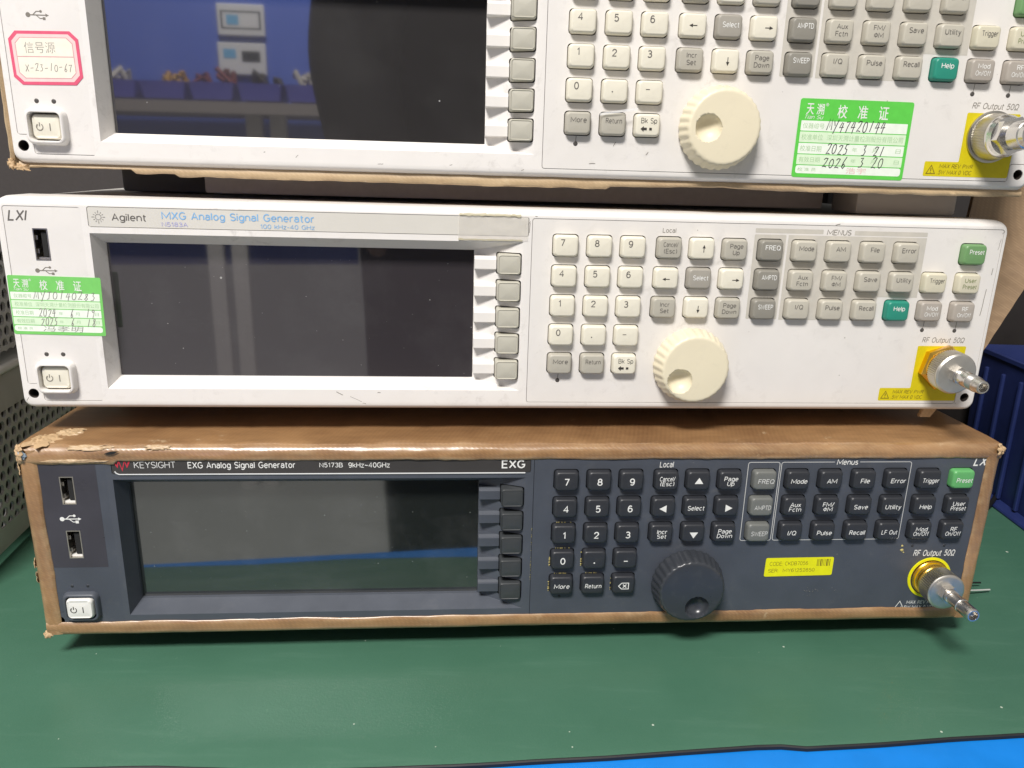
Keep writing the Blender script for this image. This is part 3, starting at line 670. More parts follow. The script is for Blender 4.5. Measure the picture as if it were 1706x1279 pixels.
    sy.stroke([(-2.4, 1.6), (-2.4, .1)], .33, yy); sy.stroke([(1.6, 1.3), (1.6, -1.5)], .36, yy)
    sy.build('symbol', 'ink_mid' if white else 'ink', pb)
    # keys
    meshes = {}
    KHT, KC = (3.3, .30) if white else (3.1, .18)
    for k, (x, z) in keys.items():
        if white: m = WHITE_MAT.get(k, 'ivory_key')
        else: m = 'navy_grey_key' if k in ('freq', 'amp', 'swp') else 'navy_green_key' if k == 'preset' else 'navy_key'
        if m not in meshes: meshes[m] = key_mesh('key', HW, HH, KHT, 1.6, 1.5, KC, .95 if white else .8, m)
        o = bpy.data.objects.new('key', meshes[m]); link(o, root); o.location = (x * S, 0, (z + ZB) * S)
        t = MB(); sf = key_surf(KHT, HW, HH, KC); ys = lambda a, b: sf(a, b) - .05
        ink = 'ink_grey'
        if white:
            if k in ('sel', 'freq', 'amp', 'swp', 'preset', 'help', 'mod', 'rf'): ink = 'ink_white'
            if k == 'upre': ink = 'ink_green'
            if k in '0123456789': put_text(t, k, -1.5, .2, cap=2.5, align='C', bold=.026, ysurf=ys); ink = 'ink_grey'
            elif k == '.': t.poly(circ(-1.3, -.4, .3, 8), -KHT - .05)
            elif k == '-': t.stroke([(-2.0, .9), (-.4, .9)], .3, -KHT - .05)
            elif k == 'up': arrow(t, 0, 1, .3, .2, 3.2, -KHT - .06, head=1.1); ink = 'ink'
            elif k == 'dn': arrow(t, 0, -1, .3, -.4, 3.2, -KHT - .06, head=1.1); ink = 'ink'
            elif k == 'lt': arrow(t, -1, 0, -.4, -.2, 3.2, -KHT - .06, head=1.1); ink = 'ink'
            elif k == 'rt': arrow(t, 1, 0, 1.4, -.2, 3.2, -KHT - .06, head=1.1); ink = 'ink'
            elif k == 'bk':
                put_text(t, 'Bk Sp', .4, .8, cap=1.9, align='C', maxw=6.6, ysurf=ys)
                t.poly([(-3.0, -1.5), (-1.7, -.4), (-1.7, -1.0), (-.4, -1.0), (-.4, -2.0), (-1.7, -2.0), (-1.7, -2.6)], -KHT - .02)
                t.poly([(.6, -1.0), (1.7, -1.0), (1.7, -2.0), (.6, -2.0)], -KHT - .02); ink = 'ink'
            else:
                L = LEG[k]; dx = .3 if k in ('preset', 'trig', 'amp', 'freq', 'swp', 'sel') else .1
                if len(L) == 1: put_text(t, L[0], dx, .35 if k != 'sel' else -.4, cap=1.85, align='C', maxw=6.7, ysurf=ys, bold=.022)
                else:
                    put_text(t, L[0], dx, .75, cap=1.75, align='C', maxw=6.4, ysurf=ys, bold=.02); put_text(t, L[1], dx, -2.0, cap=1.75, align='C', maxw=6.4, ysurf=ys, bold=.02)
        else:
            ink = 'ink_white'
            if k in '0123456789': put_text(t, k, .1, -1.6, cap=2.9, align='C', bold=.03, ysurf=ys)
            elif k == '.': t.poly(circ(0, -1.2, .38, 8), -KHT - .05)
            elif k == '-': t.stroke([(-.9, -.5), (.9, -.5)], .45, -KHT - .05)
            elif k in ('up', 'dn', 'lt', 'rt'):
                a = {'up': 90, 'dn': -90, 'lt': 180, 'rt': 0}[k]
                t.poly([(.1 + 2.2 * cos(radians(a + q)), -.3 + 2.0 * sin(radians(a + q))) for q in (0, 118, -118)], -KHT - .06)
            elif k == 'bk':
                t.stroke([(-2.4, -.4), (-1.0, 1.1), (2.2, 1.1), (2.2, -1.9), (-1.0, -1.9), (-2.4, -.4)], .38, -KHT - .02)
                t.stroke([(-.4, .4), (1.2, -1.2)], .42, -KHT - .02); t.stroke([(-.4, -1.2), (1.2, .4)], .42, -KHT - .02)
            else:
                L = {'lf': ('LF Out',)}.get(k) or LEG[k]; sh_ = .12; dx = .35 if k in ('preset', 'freq', 'amp', 'swp', 'trig', 'mode') else .15
                if k in ('freq', 'amp', 'swp'): ink = 'ink_palewhite'
                if len(L) == 1: put_text(t, L[0], dx, -1.2, cap=2.0, align='C', maxw=7.6, ysurf=ys, bold=.022, shear=sh_)
                else:
                    put_text(t, L[0], dx, .2, cap=1.9, align='C', maxw=7.0, ysurf=ys, bold=.022, shear=sh_); put_text(t, L[1], dx, -2.1, cap=1.9, align='C', maxw=7.4, ysurf=ys, bold=.022, shear=sh_)
        t.build('legend', ink, o, 'flatprint')
    # knob
    kb = MB(); R, r, h = 16.9, 14.7, 9.8; n = 192
    loops = []
    for d, q, fl in ((-.5, 15.6, 0), (.6, 16.2, 0), (1.0, R, 1), (2.0, R, 1), (h - 2.2, r + .9, 1), (h - .9, r + .45, .6), (h - .25, r - .05, .15), (h, r - .8, 0)):
        loops.append([((q - fl * (.48 if white else .55) * (.5 - .5 * cos(30 * 2 * pi * k / n)) ** 1.3) * cos(2 * pi * k / n), -d, (q - fl * (.48 if white else .55) * (.5 - .5 * cos(30 * 2 * pi * k / n)) ** 1.3) * sin(2 * pi * k / n)) for k in range(n)])
    dx_, dz_ = knob_dimple[0] - KNOB[0], knob_dimple[1] - KNOB[1]
    def face_y(x, z):
        q = math.hypot(x - dx_, z - dz_) / 5.4
        dome = .35 * (1 - (x * x + z * z) / (r * r))
        if q < 1: return -(h + dome * .6) + 4.4 * (1 - q * q) ** .5
        return -(h + dome * .6)
    for k in range(1, 30):
        q = (r - .8) * (1 - k / 30)
        loops.append([(q * cos(2 * pi * i / n), face_y(q * cos(2 * pi * i / n), q * sin(2 * pi * i / n)), q * sin(2 * pi * i / n)) for i in range(n)])
    kb.loft(loops, False, True)
    B(kb, 'knob', 'knob_ivory' if white else 'navy_knob', sm=55, o=(KNOB[0], 0, KNOB[1] + ZB))
    # indicator lamps and their leader lines
    for x, z in ((-200.8, -19.9), (-194.2, -19.9), (14.6, -29.8 if white else -28.9), (180.8, -5.1), (196.4, -5.2)):
        mb = MB(); mb.loft([[(a, y, b) for a, b in circ(x, z, q, 14)] for q, y in ((.95 if white else .7, .05), (.9 if white else .65, -.02), (.5, -.12))], False, True)
        B(mb, 'indicator_lamp', 'led_dark' if white else 'navy_key', sm=60)
    if white:
        mb = MB()
        for x, z0, z1 in ((14.8, -26.6, -29.0), (181.2, -1.0, -4.3), (196.8, -1.0, -4.4)): mb.stroke([(x, z0), (x - .2, z1)], .22, .04)
        mb.build('leader_line', 'ink_mid', cpo, 'flatprint')
    # case and feet
    cs = MB()
    cs.bbox(-211.3, 211.3, 22, 425, -43.0, 43.3, 1.5)
    B(cs, 'case', 'case_grey' if white else 'case_dark', sm=40)
    for fx, fmat, f0 in ((-172, 'foot_dark', 58), (174, 'foot_grey' if white and tz > 0 else 'foot_dark', 24 if tz > 0 else 58)):
        for fy in (f0, 350):
            f = MB(); f.bbox(fx - 24, fx + 24, fy, fy + 26, -56.5, -42.8, 1.2)
            B(f, 'foot', fmat, sm=40)
    return root, Rm, base, cpo, lpo, bp_, B

POSE = {'T': ((9.93, 333.94, 38.12), radians(3.26), radians(-.4556)), 'M': ((5.87, 327.84, -62.57), radians(5.016), radians(-.5356)), 'B': ((9.37, 313.21, -163.17), radians(4.33), radians(-.243))}
gT = generator('white', POSE['T'], 'screen_top', 'signal_generator', 'topmost white signal generator, cut off by the picture edge, pink-edged paper label on its left', 'white signal generators', (67.3, -22.4))
gM = generator('white', POSE['M'], 'screen_mid', 'signal_generator', 'white signal generator in the middle of the stack with green sticker beside its power button', 'white signal generators', (67.3, -27.2))
gB = generator('navy', POSE['B'], 'screen_low', 'signal_generator', 'dark blue-grey signal generator with brown taped edges standing on the green mat', 'dark signal generators', (76.7, -29.7))

def plain(mb, nm, mat, par): return mb.build(nm, mat, par, 'flatprint')
def words(par, mat, *specs, y=.02):
    for txt, x0, z0, x1, z1, bold, shear in specs:
        t = MB(); put_text(t, txt, x0, z0, x1, z1, bold=bold, shear=shear, y=y); plain(t, 'lettering', mat, par)
# ---- print shared by the white panels
for g in (gT, gM):
    root, Rm, base, cpo, lpo, bpl, B = g
    Y = .02
    words(lpo, 'ink_grey', ('LXI', -208.4, 34.6, -200.6, 38.9, .03, .25), y=-.04)
    t = MB()
    for k in range(12):
        a = k * pi / 6
        for r0, r1, w in ((.95, 1.25, .3), (1.6, 2.6 if k % 3 == 0 else 2.2, .16)):
            t.stroke([(-173.7 + r0 * cos(a), 36.8 + r0 * sin(a)), (-173.7 + r1 * cos(a), 36.8 + r1 * sin(a))], w, Y)
    plain(t, 'emblem', 'ink_grey', bpl)
    t = MB(); put_text(t, 'Agilent', -168.6, 34.75, -155.4, 38.5, bold=.018, y=Y); plain(t, 'lettering', 'ink_grey', bpl)
    words(bpl, 'ink_blue', ('MXG Analog Signal Generator', -149.2, 35.7, -89.0, 39.7, .024, 0), ('100 kHz-40 GHz', -110.5, 33.6, -88.7, 35.5, .014, 0))
    t = MB(); put_text(t, 'N5183A', -149.4, 33.6, -139.2, 35.5, bold=.016, y=Y); plain(t, 'lettering', 'ink_violet', bpl)
    t = MB()
    t.poly(rr4(97.5, 111.6, -1.0, 36.0, .4, 2), .06)
    t.poly([(112.6, -1.2), (157.0, -1.2), (157.0, 9.6), (175.6, 9.6), (175.6, 36.0), (112.6, 36.0)], .06)
    t.poly(rr4(97.6, 128.0, 36.7, 38.6, .2, 2), .06); t.poly(rr4(142.2, 175.6, 36.5, 38.4, .2, 2), .06)
    # print lies on the plate between the keys: cut out the key wells
    mb = MB()
    kk = [(x, z) for k, (x, z) in KEYS.items()]
    for outer in (rr4(97.5, 111.6, -1.0, 36.0, .4, 2), [(112.6, -1.2), (157.0, -1.2), (157.0, 9.6), (175.6, 9.6), (175.6, 36.0), (112.6, 36.0)], rr4(97.6, 128.0, 36.7, 38.6, .2, 2), rr4(142.2, 175.6, 36.5, 38.4, .2, 2)):
        xa, xb = min(p[0] for p in outer), max(p[0] for p in outer); za, zb = min(p[1] for p in outer), max(p[1] for p in outer)
        hl = [rr(x, z, HW + .38, HH + .38, 1.6, 3) for x, z in kk if xa < x < xb and za < z < zb and not (x > 160 and z < 9)]
        fill(mb, outer, hl, lambda x, z: .06)
    plain(mb, 'printed_band', 'band_grey', cpo)
    words(cpo, 'ink_mid', ('MENUS', 129.6, 36.3, 140.6, 38.8, .016, .1), ('Local', 56.9, 35.8, 62.7, 37.7, .012, 0), ('RF Output 50Ω', 181.8, -11.4, 202.2, -8.4, .014, .2))
    # usb mark
    t = MB(); cx, cz = -196.3, 11.4 if g is gT else 15.0; Y = -.04
    t.stroke([(cx - 3.4, cz), (cx + 3.6, cz)], .35, Y); t.poly(circ(cx - 3.4, cz, .9, 12), Y); t.poly([(cx + 4.4, cz), (cx + 3.2, cz + .6), (cx + 3.2, cz - .6)], Y)
    t.stroke([(cx - 1.6, cz), (cx - .2, cz + 1.3), (cx + 1.2, cz + 1.3)], .3, Y); t.poly(circ(cx + 1.5, cz + 1.3, .5, 10), Y)
    t.stroke([(cx - .4, cz), (cx + 1, cz - 1.2), (cx + 2.2, cz - 1.2)], .3, Y); t.poly(rr(cx + 2.5, cz - 1.2, .5, .5, .05, 1), Y); plain(t, 'usb_symbol', 'ink_mid', lpo)
    # yellow warning patch
    t = MB()
    fill(t, fillet([(165.3, -38.7), (203.0, -38.7), (203.7, -12.5), (180.3, -12.5), (180.2, -32.6), (165.3, -32.6)], .7), [circ(CONN[0], CONN[1], 8.0)], lambda x, z: .05)
    yl = plain(t, 'warning_patch', 'yellow', cpo)
    t = MB(); t.stroke([(166.6, -37.6), (168.5, -34.2), (170.4, -37.6), (166.6, -37.6)], .32, -.01); t.stroke([(168.5, -35.3), (168.5, -36.5)], .4, -.01); t.stroke([(168.5, -36.9), (168.5, -37.2)], .4, -.01)
    plain(t, 'warning_triangle', 'ink_brown', yl)
    words(yl, 'ink_brown', ('MAX REV PWR', 171.9, -35.3, 186.9, -33.5, .012, .2), ('.5W MAX 0 VDC', 171.5, -37.9, 186.7, -36.0, .012, .2), y=-.01)

# ---- marks that belong to single panels
root, Rm, base, cpo, lpo, bpl, B = gM
# peeling clear sticker on the brand plate
t = MB()
def res_fn(u, v):
    x = -30.0 + 29.2 * u; e0 = 31.0 + .5 * mnoise.noise(Vector((x * .4, 1, 0))); e1 = 42.3 + .7 * mnoise.noise(Vector((x * .3, 5, 0))) - (.9 if x > -8 else 0)
    z = e0 + (e1 - e0) * v
    return (x, -.25 - .25 * mnoise.noise(Vector((x * .25, z * .3, 2))) + (1.2 * max(0, v - .9) * 10 * .35), z)
t.grid(40, 14, res_fn)
m, nt, bs = nodes('clear_film'); bs.inputs['Base Color'].default_value = (.80, .76, .70, 1); bs.inputs['Alpha'].default_value = .38; bs.inputs['Roughness'].default_value = .28; MATS['clear_film'] = m
film = t.build('clear_film', 'clear_film', root, 60, (0, 0, ZB))
t = MB()
def glue_strip(z0, amp, h, x0, x1, seed):
    def f(u, v):
        x = x0 + (x1 - x0) * u
        e = mnoise.noise(Vector((x * .5, seed, 0))); z = z0 + e * amp + (h * (.5 + .6 * abs(mnoise.noise(Vector((x * .33, seed + 4, 1)))))) * (v - .5)
        return (x, -.42 - .12 * v + max(0, z - 41.3) * .35, z)
    t.grid(48, 3, f)
glue_strip(41.4, .35, 1.5, -29.6, -4.0, 3); glue_strip(31.2, .25, 1.1, -30.0, -3.0, 9)
t.build('glue_residue', 'residue', film, 60)
# scuffs on the white edges
rs = random.Random(3)
for x, z, L, a in ((-81, -36.4, 3.0, -.5), (-74, -39.0, 5.5, -.45), (-70.5, -41.0, 1.5, -.2), (-211.3, 3, 2.0, 1.5), (-211.0, -39.5, 1.8, 1.0), (209.8, 34, 5, 1.45), (208.9, 22, 3, 1.5), (207.5, 8, 12, 1.52), (210.6, 39.2, 1.6, .8), (134, 40.9, 2.2, .3), (-.1, 36.5, 4.2, 1.5), (-.3, 38.5, 1.4, .9), (203.6, -39.8, .8, 0), (2.6, 41.2, 1.0, 0), (-64, -36.0, 1.2, .1)):
    pts = [(x - cos(a) * L / 2 + cos(a) * L * k / 5 + rs.uniform(-.1, .1), z - sin(a) * L / 2 + sin(a) * L * k / 5 + rs.uniform(-.12, .12)) for k in range(6)]
    t = MB(); t.stroke(pts, rs.uniform(.14, .32), -.03); t.build('scuff', 'ink_mid', root, 'flatprint', (0, 0, ZB))
root, Rm, base, cpo, lpo, bpl, B = gT
rs = random.Random(5)
for x, z, L, a in ((-100, -38.2, 1.4, .8), (-66, -40.2, 2.4, 0), (-113, -36.8, .8, 0), (-37, -39.9, 1.2, .2), (31, -29.5, 2.0, 1.0), (22, -37.5, 2.5, .1), (45, -33, 1.6, .9), (-7.0, -41, 1.2, .4)):
    t = MB(); t.stroke([(x - cos(a) * L / 2 + cos(a) * L * k / 4 + rs.uniform(-.1, .1), z - sin(a) * L / 2 + sin(a) * L * k / 4 + rs.uniform(-.1, .1)) for k in range(5)], .2, -.03); t.build('scuff', 'ink_mid', root, 'flatprint', (0, 0, ZB))
# strip of clear tape over the Return key
t = MB()
t.grid(10, 3, lambda u, v: (23.6 + 15.5 * u, -3.75 - .5 * sin(u * 3) + .4 * u, -18.2 + 2.6 * u + 1.0 * (v - .5)))
m, nt, bs = nodes('clear_tape'); bs.inputs['Base Color'].default_value = (.9, .9, .9, 1); bs.inputs['Alpha'].default_value = .55; bs.inputs['Roughness'].default_value = .15; MATS['clear_tape'] = m
t.build('clear_tape', 'clear_tape', root, 60, (0, 0, ZB))

# ---- green calibration stickers
def cal_sticker(g, x0, x1, z0, z1, tilt, rows, seed, worn):
    root, Rm, base, cpo, lpo, bpl, B = g
    w, h = x1 - x0, z1 - z0
    mb = MB(); ol = rr(w / 2, h / 2, w / 2, h / 2, 1.0 if not worn else .6, 3)
    mb.loft([[(p[0], y, p[1]) for p in ol] for y in (.0, -.12)], False, True)
    st = mb.build('calibration_sticker', 'sticker_green_worn' if worn else 'sticker_green', root, None, (x0, -.02, z0 + ZB), (0, tilt, 0))
    lines = [.73, .59, .445, .30, .16, .045]
    for i in range(5):
        f = MB(); lf = .012 if worn else .028
        f.poly(rr4(w * lf, w * .972, h * lines[i + 1] + .18, h * lines[i] - .18, .25 if i < 4 else .9, 2), -.15)
        f.build('label_field', 'sticker_field_white' if i in (0, 2, 4) else 'sticker_field', st, 'flatprint')
    t = MB(); put_text(t, '校', w * .335, h * .765, w * .42, h * .935, bold=.02, y=-.15); put_text(t, '准', w * .515, h * .765, w * .60, h * .935, bold=.02, y=-.15); put_text(t, '证', w * .70, h * .765, w * .785, h * .935, bold=.02, y=-.15)
    put_text(t, '天', w * .06, h * .80, w * .125, h * .94, bold=.018, y=-.15); put_text(t, '溯', w * .15, h * .80, w * .215, h * .94, bold=.012, y=-.15)
    put_text(t, 'Tian Su', w * .055, h * .745, w * .215, h * .795, bold=.01, shear=.3, y=-.15); put_text(t, '®', w * .225, h * .91, w * .25, h * .95, y=-.15)
    t.build('lettering', 'ink_white', st, 'flatprint')
    t = MB(); cap = ['仪器编号', '校准单位', '校准日期', '有效日期', '校 准 员']
    for i, c in enumerate(cap):
        put_text(t, c, w * .045, h * lines[i + 1] + h * .035, w * (.235 if i < 4 else .21), h * lines[i] - h * .035, bold=.002, y=-.17)
    put_text(t, '深圳天溯计量检测股份有限公司', w * .27, h * lines[2] + h * .035, w * .95, h * lines[1] - h * .035, bold=.002, y=-.17)
    for i in (2, 3):
        for q, c in ((.51, '年'), (.69, '月'), (.90, '日')): put_text(t, c, w * q, h * lines[i + 1] + h * .045, w * (q + .045), h * lines[i] - h * .045, bold=.0, y=-.17)
    t.build('printing', 'sticker_print', st, 'flatprint')
    t = MB()
    for (s, a, b, i, q) in rows: pen(t, s, w * a, h * lines[i + 1] + h * q, w * b, h * .13, 0.24 if worn else .34, -.19, .16, seed + i * 7 + int(a * 50))
    t.build('handwriting', 'pen_grey' if worn else 'pen', st, 'flatprint')
    return st, w, h
st, w, h = cal_sticker(gT, 107.7, 156.4, -40.6, -9.0, radians(.3), [('MY47420144', .255, .78, 0, .015), ('2025', .275, .48, 2, .01), ('3', .59, .64, 2, .01), ('21', .70, .80, 2, .0), ('2026', .26, .48, 3, -.02), ('3', .58, .64, 3, -.01), ('20', .70, .81, 3, -.02)], 11, False)
t = MB(); put_text(t, '浩宇', w * .48, h * .065, w * .66, h * .14, bold=.0, y=-.17); t.build('stamp', 'sticker_pinkink', st, 'flatprint')
st, w, h = cal_sticker(gM, -212.2, -176.0, -11.3, 13.0, radians(.9), [('MYJ0140283', .26, .93, 0, .02), ('2024', .29, .48, 2, .01), ('6', .63, .67, 2, .01), ('19', .80, .91, 2, .01), ('2025', .30, .49, 3, .0), ('6', .63, .67, 3, .0), ('18', .80, .91, 3, .0)], 5, True)
t = MB(); put_text(t, '冯孝明', w * .32, h * .055, w * .76, h * .155, bold=-.012, shear=.1, y=-.18); t.build('handwriting', 'pen_grey', st, 'flatprint')

# ---- pink paper label
root, Rm, base, cpo, lpo, bpl, B = gT
def octagon(x0, x1, z0, z1, c): return [(x0 + c, z0), (x1 - c, z0), (x1, z0 + c), (x1, z1 - c), (x1 - c, z1), (x0 + c, z1), (x0, z1 - c), (x0, z0 + c)]
mb = MB(); mb.loft([[(p[0], y, p[1]) for p in octagon(0, 26.4, 0, 19.6, 2.9)] for y in (0, -.12)], False, True)
st = mb.build('paper_label', 'pink', root, None, (-208.0, -.02, -14.1 + ZB), (0, radians(-1.2), 0))
for nm, mt_, q, c, y in (('border', 'pink_pale', 1.15, 2.5, -.14), ('border', 'pink_line', 2.3, 2.1, -.16), ('label_field', 'cream', 2.55, 2.0, -.18)):
    MB().poly(octagon(q, 26.4 - q, q, 19.6 - q, c), y).build(nm, mt_, st, 'flatprint')
t = MB(); t.stroke([(2.6, 10.3), (23.8, 10.3)], .28, -.2); t.build('line', 'pink_line', st, 'flatprint')
t = MB(); put_text(t, '信号源', 5.6, 11.6, 17.2, 15.6, bold=-.014, shear=.0, y=-.21); pen(t, 'X-23-10-67', 4.8, 5.0, 23.0, 2.6, .2, -.21, .1, 4); t.build('handwriting', 'pen_grey', st, 'flatprint')

# ---- dark generator: print, stickers, tape
root, Rm, base, cpo, lpo, bpl, B = gB
Y = .02
mb = MB(); fill(mb, rr4(-209.4, -184.3, -10.7, 39.9, .3, 2), [rr4(-199.7, -193.7, 19.0, 32.0, .3, 2), rr4(-200.1, -193.9, -6.4, 7.1, .3, 2)], lambda x, z: -.03)
ov = plain(mb, 'overlay', 'usb_overlay', lpo)
t = MB(); cx, cz = -197.3, 12.4
t.stroke([(cx - 3.4, cz), (cx + 3.6, cz)], .42, -.08); t.poly(circ(cx - 3.4, cz, 1.0, 12), -.08); t.poly([(cx + 4.5, cz), (cx + 3.2, cz + .7), (cx + 3.2, cz - .7)], -.08)
t.stroke([(cx - 1.8, cz), (cx - .2, cz + 1.5), (cx + 1.2, cz + 1.5)], .36, -.08); t.poly(circ(cx + 1.7, cz + 1.5, .6, 10), -.08)
t.stroke([(cx - .6, cz), (cx + 1, cz - 1.4), (cx + 2.2, cz - 1.4)], .36, -.08); t.poly(rr(cx + 2.6, cz - 1.4, .65, .65, .05, 1), -.08); plain(t, 'usb_symbol', 'ink_white', ov)
t = MB()
for k, (a, b) in enumerate(((-176.6, 37.6), (-175.6, 36.0), (-174.6, 38.6), (-173.6, 34.6), (-172.6, 38.6), (-171.6, 36.0), (-170.6, 37.6))): pass
t.stroke([(-176.8, 38.9), (-175.3, 36.2), (-174.6, 38.9), (-173.4, 34.7), (-172.2, 38.9), (-171.4, 36.2), (-170.2, 38.9)], .85, Y); plain(t, 'emblem', 'ink_red', bpl)
t = MB(); put_text(t, 'KEYSIGHT', -168.5, 35.5, -151.6, 38.5, bold=.012, y=Y); plain(t, 'lettering', 'ink_palewhite', bpl)
words(bpl, 'ink_white', ('EXG Analog Signal Generator', -146.5, 34.6, -101.8, 38.4, .022, 0), ('N5173B', -91.6, 35.5, -81.7, 37.8, .02, 0), ('9kHz~40GHz', -79.3, 35.4, -61.6, 37.9, .02, 0), ('EXG', -13.3, 34.8, -3.0, 38.7, .034, 0))
mb = MB(); mb.tube([(-176.6, -.1, 34.2), (-176.0, -.15, 33.3), (-174.8, -.2, 32.75), (-2.9, -.2, 32.75)], .32, 6); B(mb, 'trim_strip', 'silver_trim', sm=60)
t = MB()
def roundline(x0, x1, z0, z1, gap=None):
    q = rr4(x0, x1, z0, z1, 1.0, 4); q = q + q[:1]
    for a, b in zip(q, q[1:]):
        if gap and abs(a[1] - z1) < .01 and abs(b[1] - z1) < .01:
            xa, xb = max(a[0], b[0]), min(a[0], b[0]); t.stroke([(xa, z1), (gap[1], z1)], .28, Y); t.stroke([(gap[0], z1), (xb, z1)], .28, Y)
        else: t.stroke([a, b], .28, Y)
roundline(97.2, 111.7, -1.4, 37.2); roundline(112.5, 173.2, -1.4, 37.2, (137.0, 148.8)); plain(t, 'outline', 'ink_palewhite', cpo)
words(cpo, 'ink_white', ('Menus', 138.0, 35.8, 147.9, 38.6, .024, .12), ('Local', 56.9, 34.9, 63.2, 37.6, .02, .08), ('LXI', 202.6, 35.0, 210.4, 39.4, .034, .3), ('RF Output 50Ω', 182.0, -11.2, 202.5, -7.3, .026, .2), ('MAX REV PWR', 183.0, -36.2, 198.0, -34.2, .02, .15), ('0.5W MAX 0 VDC', 180.5, -38.9, 198.0, -36.9, .02, .15))
t = MB(); t.stroke([(177.6, -38.2), (179.7, -34.6), (181.8, -38.2), (177.6, -38.2)], .4, Y); plain(t, 'warning_triangle', 'ink_white', cpo)
mb = MB(); mb.loft([[(a, y, b) for a, b in circ(CONN[0] - .2, CONN[1], q, 48)] for q, y in ((10.6, .06), (10.5, -.25), (9.3, -.25), (9.2, .06))])
B(mb, 'warning_ring', 'yellow_sticker', sm=40)
mb = MB(); ol = fillet([(0, 0), (32.8, 0), (32.9, 9.4), (.3, 9.6)], .9)
mb.loft([[(p[0], y, p[1]) for p in ol] for y in (0, -.12)], False, True)
st = mb.build('code_sticker', 'yellow_sticker', root, None, (110.7, -.02, -20.2 + ZB), (0, radians(-.7), 0))
words(st, 'ink_brown', ('CODE: CKDB7056', 2.2, 5.6, 20.6, 7.6, .004, 0), ('SER:  MY61252850', 1.9, 2.1, 24.2, 4.0, .006, 0), y=-.15)
t = MB()
rs = random.Random(2); x = 24.9
while x < 31.3:
    b = rs.choice((.18, .3, .5)); t.poly([(x, 4.9), (x + b, 4.9), (x + b, 8.5), (x, 8.5)], -.15); x += b + rs.choice((.22, .3, .5))
t.build('barcode', 'ink_brown', st, 'flatprint')
# dried glue in the gaps
t = MB(); rs = random.Random(8)
def blob(x, z, r):
    q = [(x + r * rs.uniform(.5, 1.2) * cos(k * pi / 4), z + r * rs.uniform(.5, 1.2) * sin(k * pi / 4)) for k in range(8)]
    t.loft([[(a, .1, b) for a, b in q], [(x + (a - x) * .5, -.25, z + (b - z) * .5) for a, b in q]], False, True)
for k, sides in (('1', 'T'), ('0', 'LT'), ('.', 'L'), ('more', 'LT'), ('ret', 'T'), ('bk', 'L')):
    kx, kz = KEYS[k]
    for s in sides:
        for i in range(7):
            if s == 'T': blob(kx - 3 + i * rs.uniform(.7, 1.1), kz + HH + .35, rs.uniform(.15, .35))
            else: blob(kx - HW - .35, kz - 4 + i * rs.uniform(.5, 1.2), rs.uniform(.15, .4))
for i in range(22): blob(.75 + rs.uniform(-.1, .1), rs.uniform(-22, 10), rs.uniform(.1, .25))
for x, z, r in ((175.8, -5.2, .6), (176.0, -7.4, .9), (177.0, -8.6, .4)): blob(x, z, r)
B(t, 'glue_residue', 'glue', sm=60)['kind'] = 'stuff'
t = MB()
for k in range(26): blob(rs.gauss(136, 5), rs.gauss(-28.4, 1.1), rs.uniform(.06, .2))
B(t, 'sticker_residue', 'navy_grey_key', sm=60)['kind'] = 'stuff'
# cloth tape strips
def nz(p, s, amp): return amp * mnoise.noise(Vector(p) * s)
def strip(name, axis, lo, hi, prof, n, seed, lipamp=.5, amp=.28):
    """prof: [(depth y, outward distance, weight of lip noise)]; axis T B L R"""
    mb = MB(); m = len(prof) - 1
    def f(u, v):
        s = lo + (hi - lo) * u; k = round(v * m); y, c, lipw = prof[k]
        c += lipw * (lipamp * mnoise.noise(Vector((s * .045, seed, 0))) + lipamp * .5 * mnoise.noise(Vector((s * .25, seed + 9, 0))))
        if axis == 'T' and s < -176: c -= 1.5 * lipw
        wr = amp * (mnoise.noise(Vector((s * .05, k * .22, seed))) + .6 * mnoise.noise(Vector((s * .18, k * .5, seed + 5))))
        if k == 0: wr *= .4
        yy, cc = y - wr * (1 if y < 2 else .1), c + wr * (1 if y >= 2 else .15)
        if axis == 'T': return (s, yy, cc)
        if axis == 'B': return (s, yy, -cc)
        if axis == 'L': return (-cc, yy, s)
        return (cc, yy, s)
    mb.grid(n, m, f)
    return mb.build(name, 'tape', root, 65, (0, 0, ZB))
def prof(lip, out, back, r=3.2, depth=-.75):
    q = [(-.05, lip - .25, 1), (-.45, lip, 1), (depth, lip + (out - r - lip) * .35, .5), (depth, lip + (out - r - lip) * .75, .1)]
    for k in range(0, 7):
        a = radians(15 * k); q.append((depth + r - r * cos(a), out - r + r * sin(a), 0))
    q += [(depth + r + (back - depth - r) * t, out, 0) for t in (.06, .14, .25, .4, .6, .8, 1)]
    return q
tp = strip('tape_strip', 'T', -214.6, 214.8, prof(39.1, 45.6, 62, 4.0), 260, 1, .55, .38)  # ends early, so the dark case stands in for deeper shade
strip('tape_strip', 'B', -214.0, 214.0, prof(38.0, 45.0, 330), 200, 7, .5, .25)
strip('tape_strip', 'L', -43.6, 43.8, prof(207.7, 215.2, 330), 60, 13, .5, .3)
strip('tape_strip', 'R', -43.6, 43.8, prof(208.6, 215.4, 330), 60, 19, .5, .3)
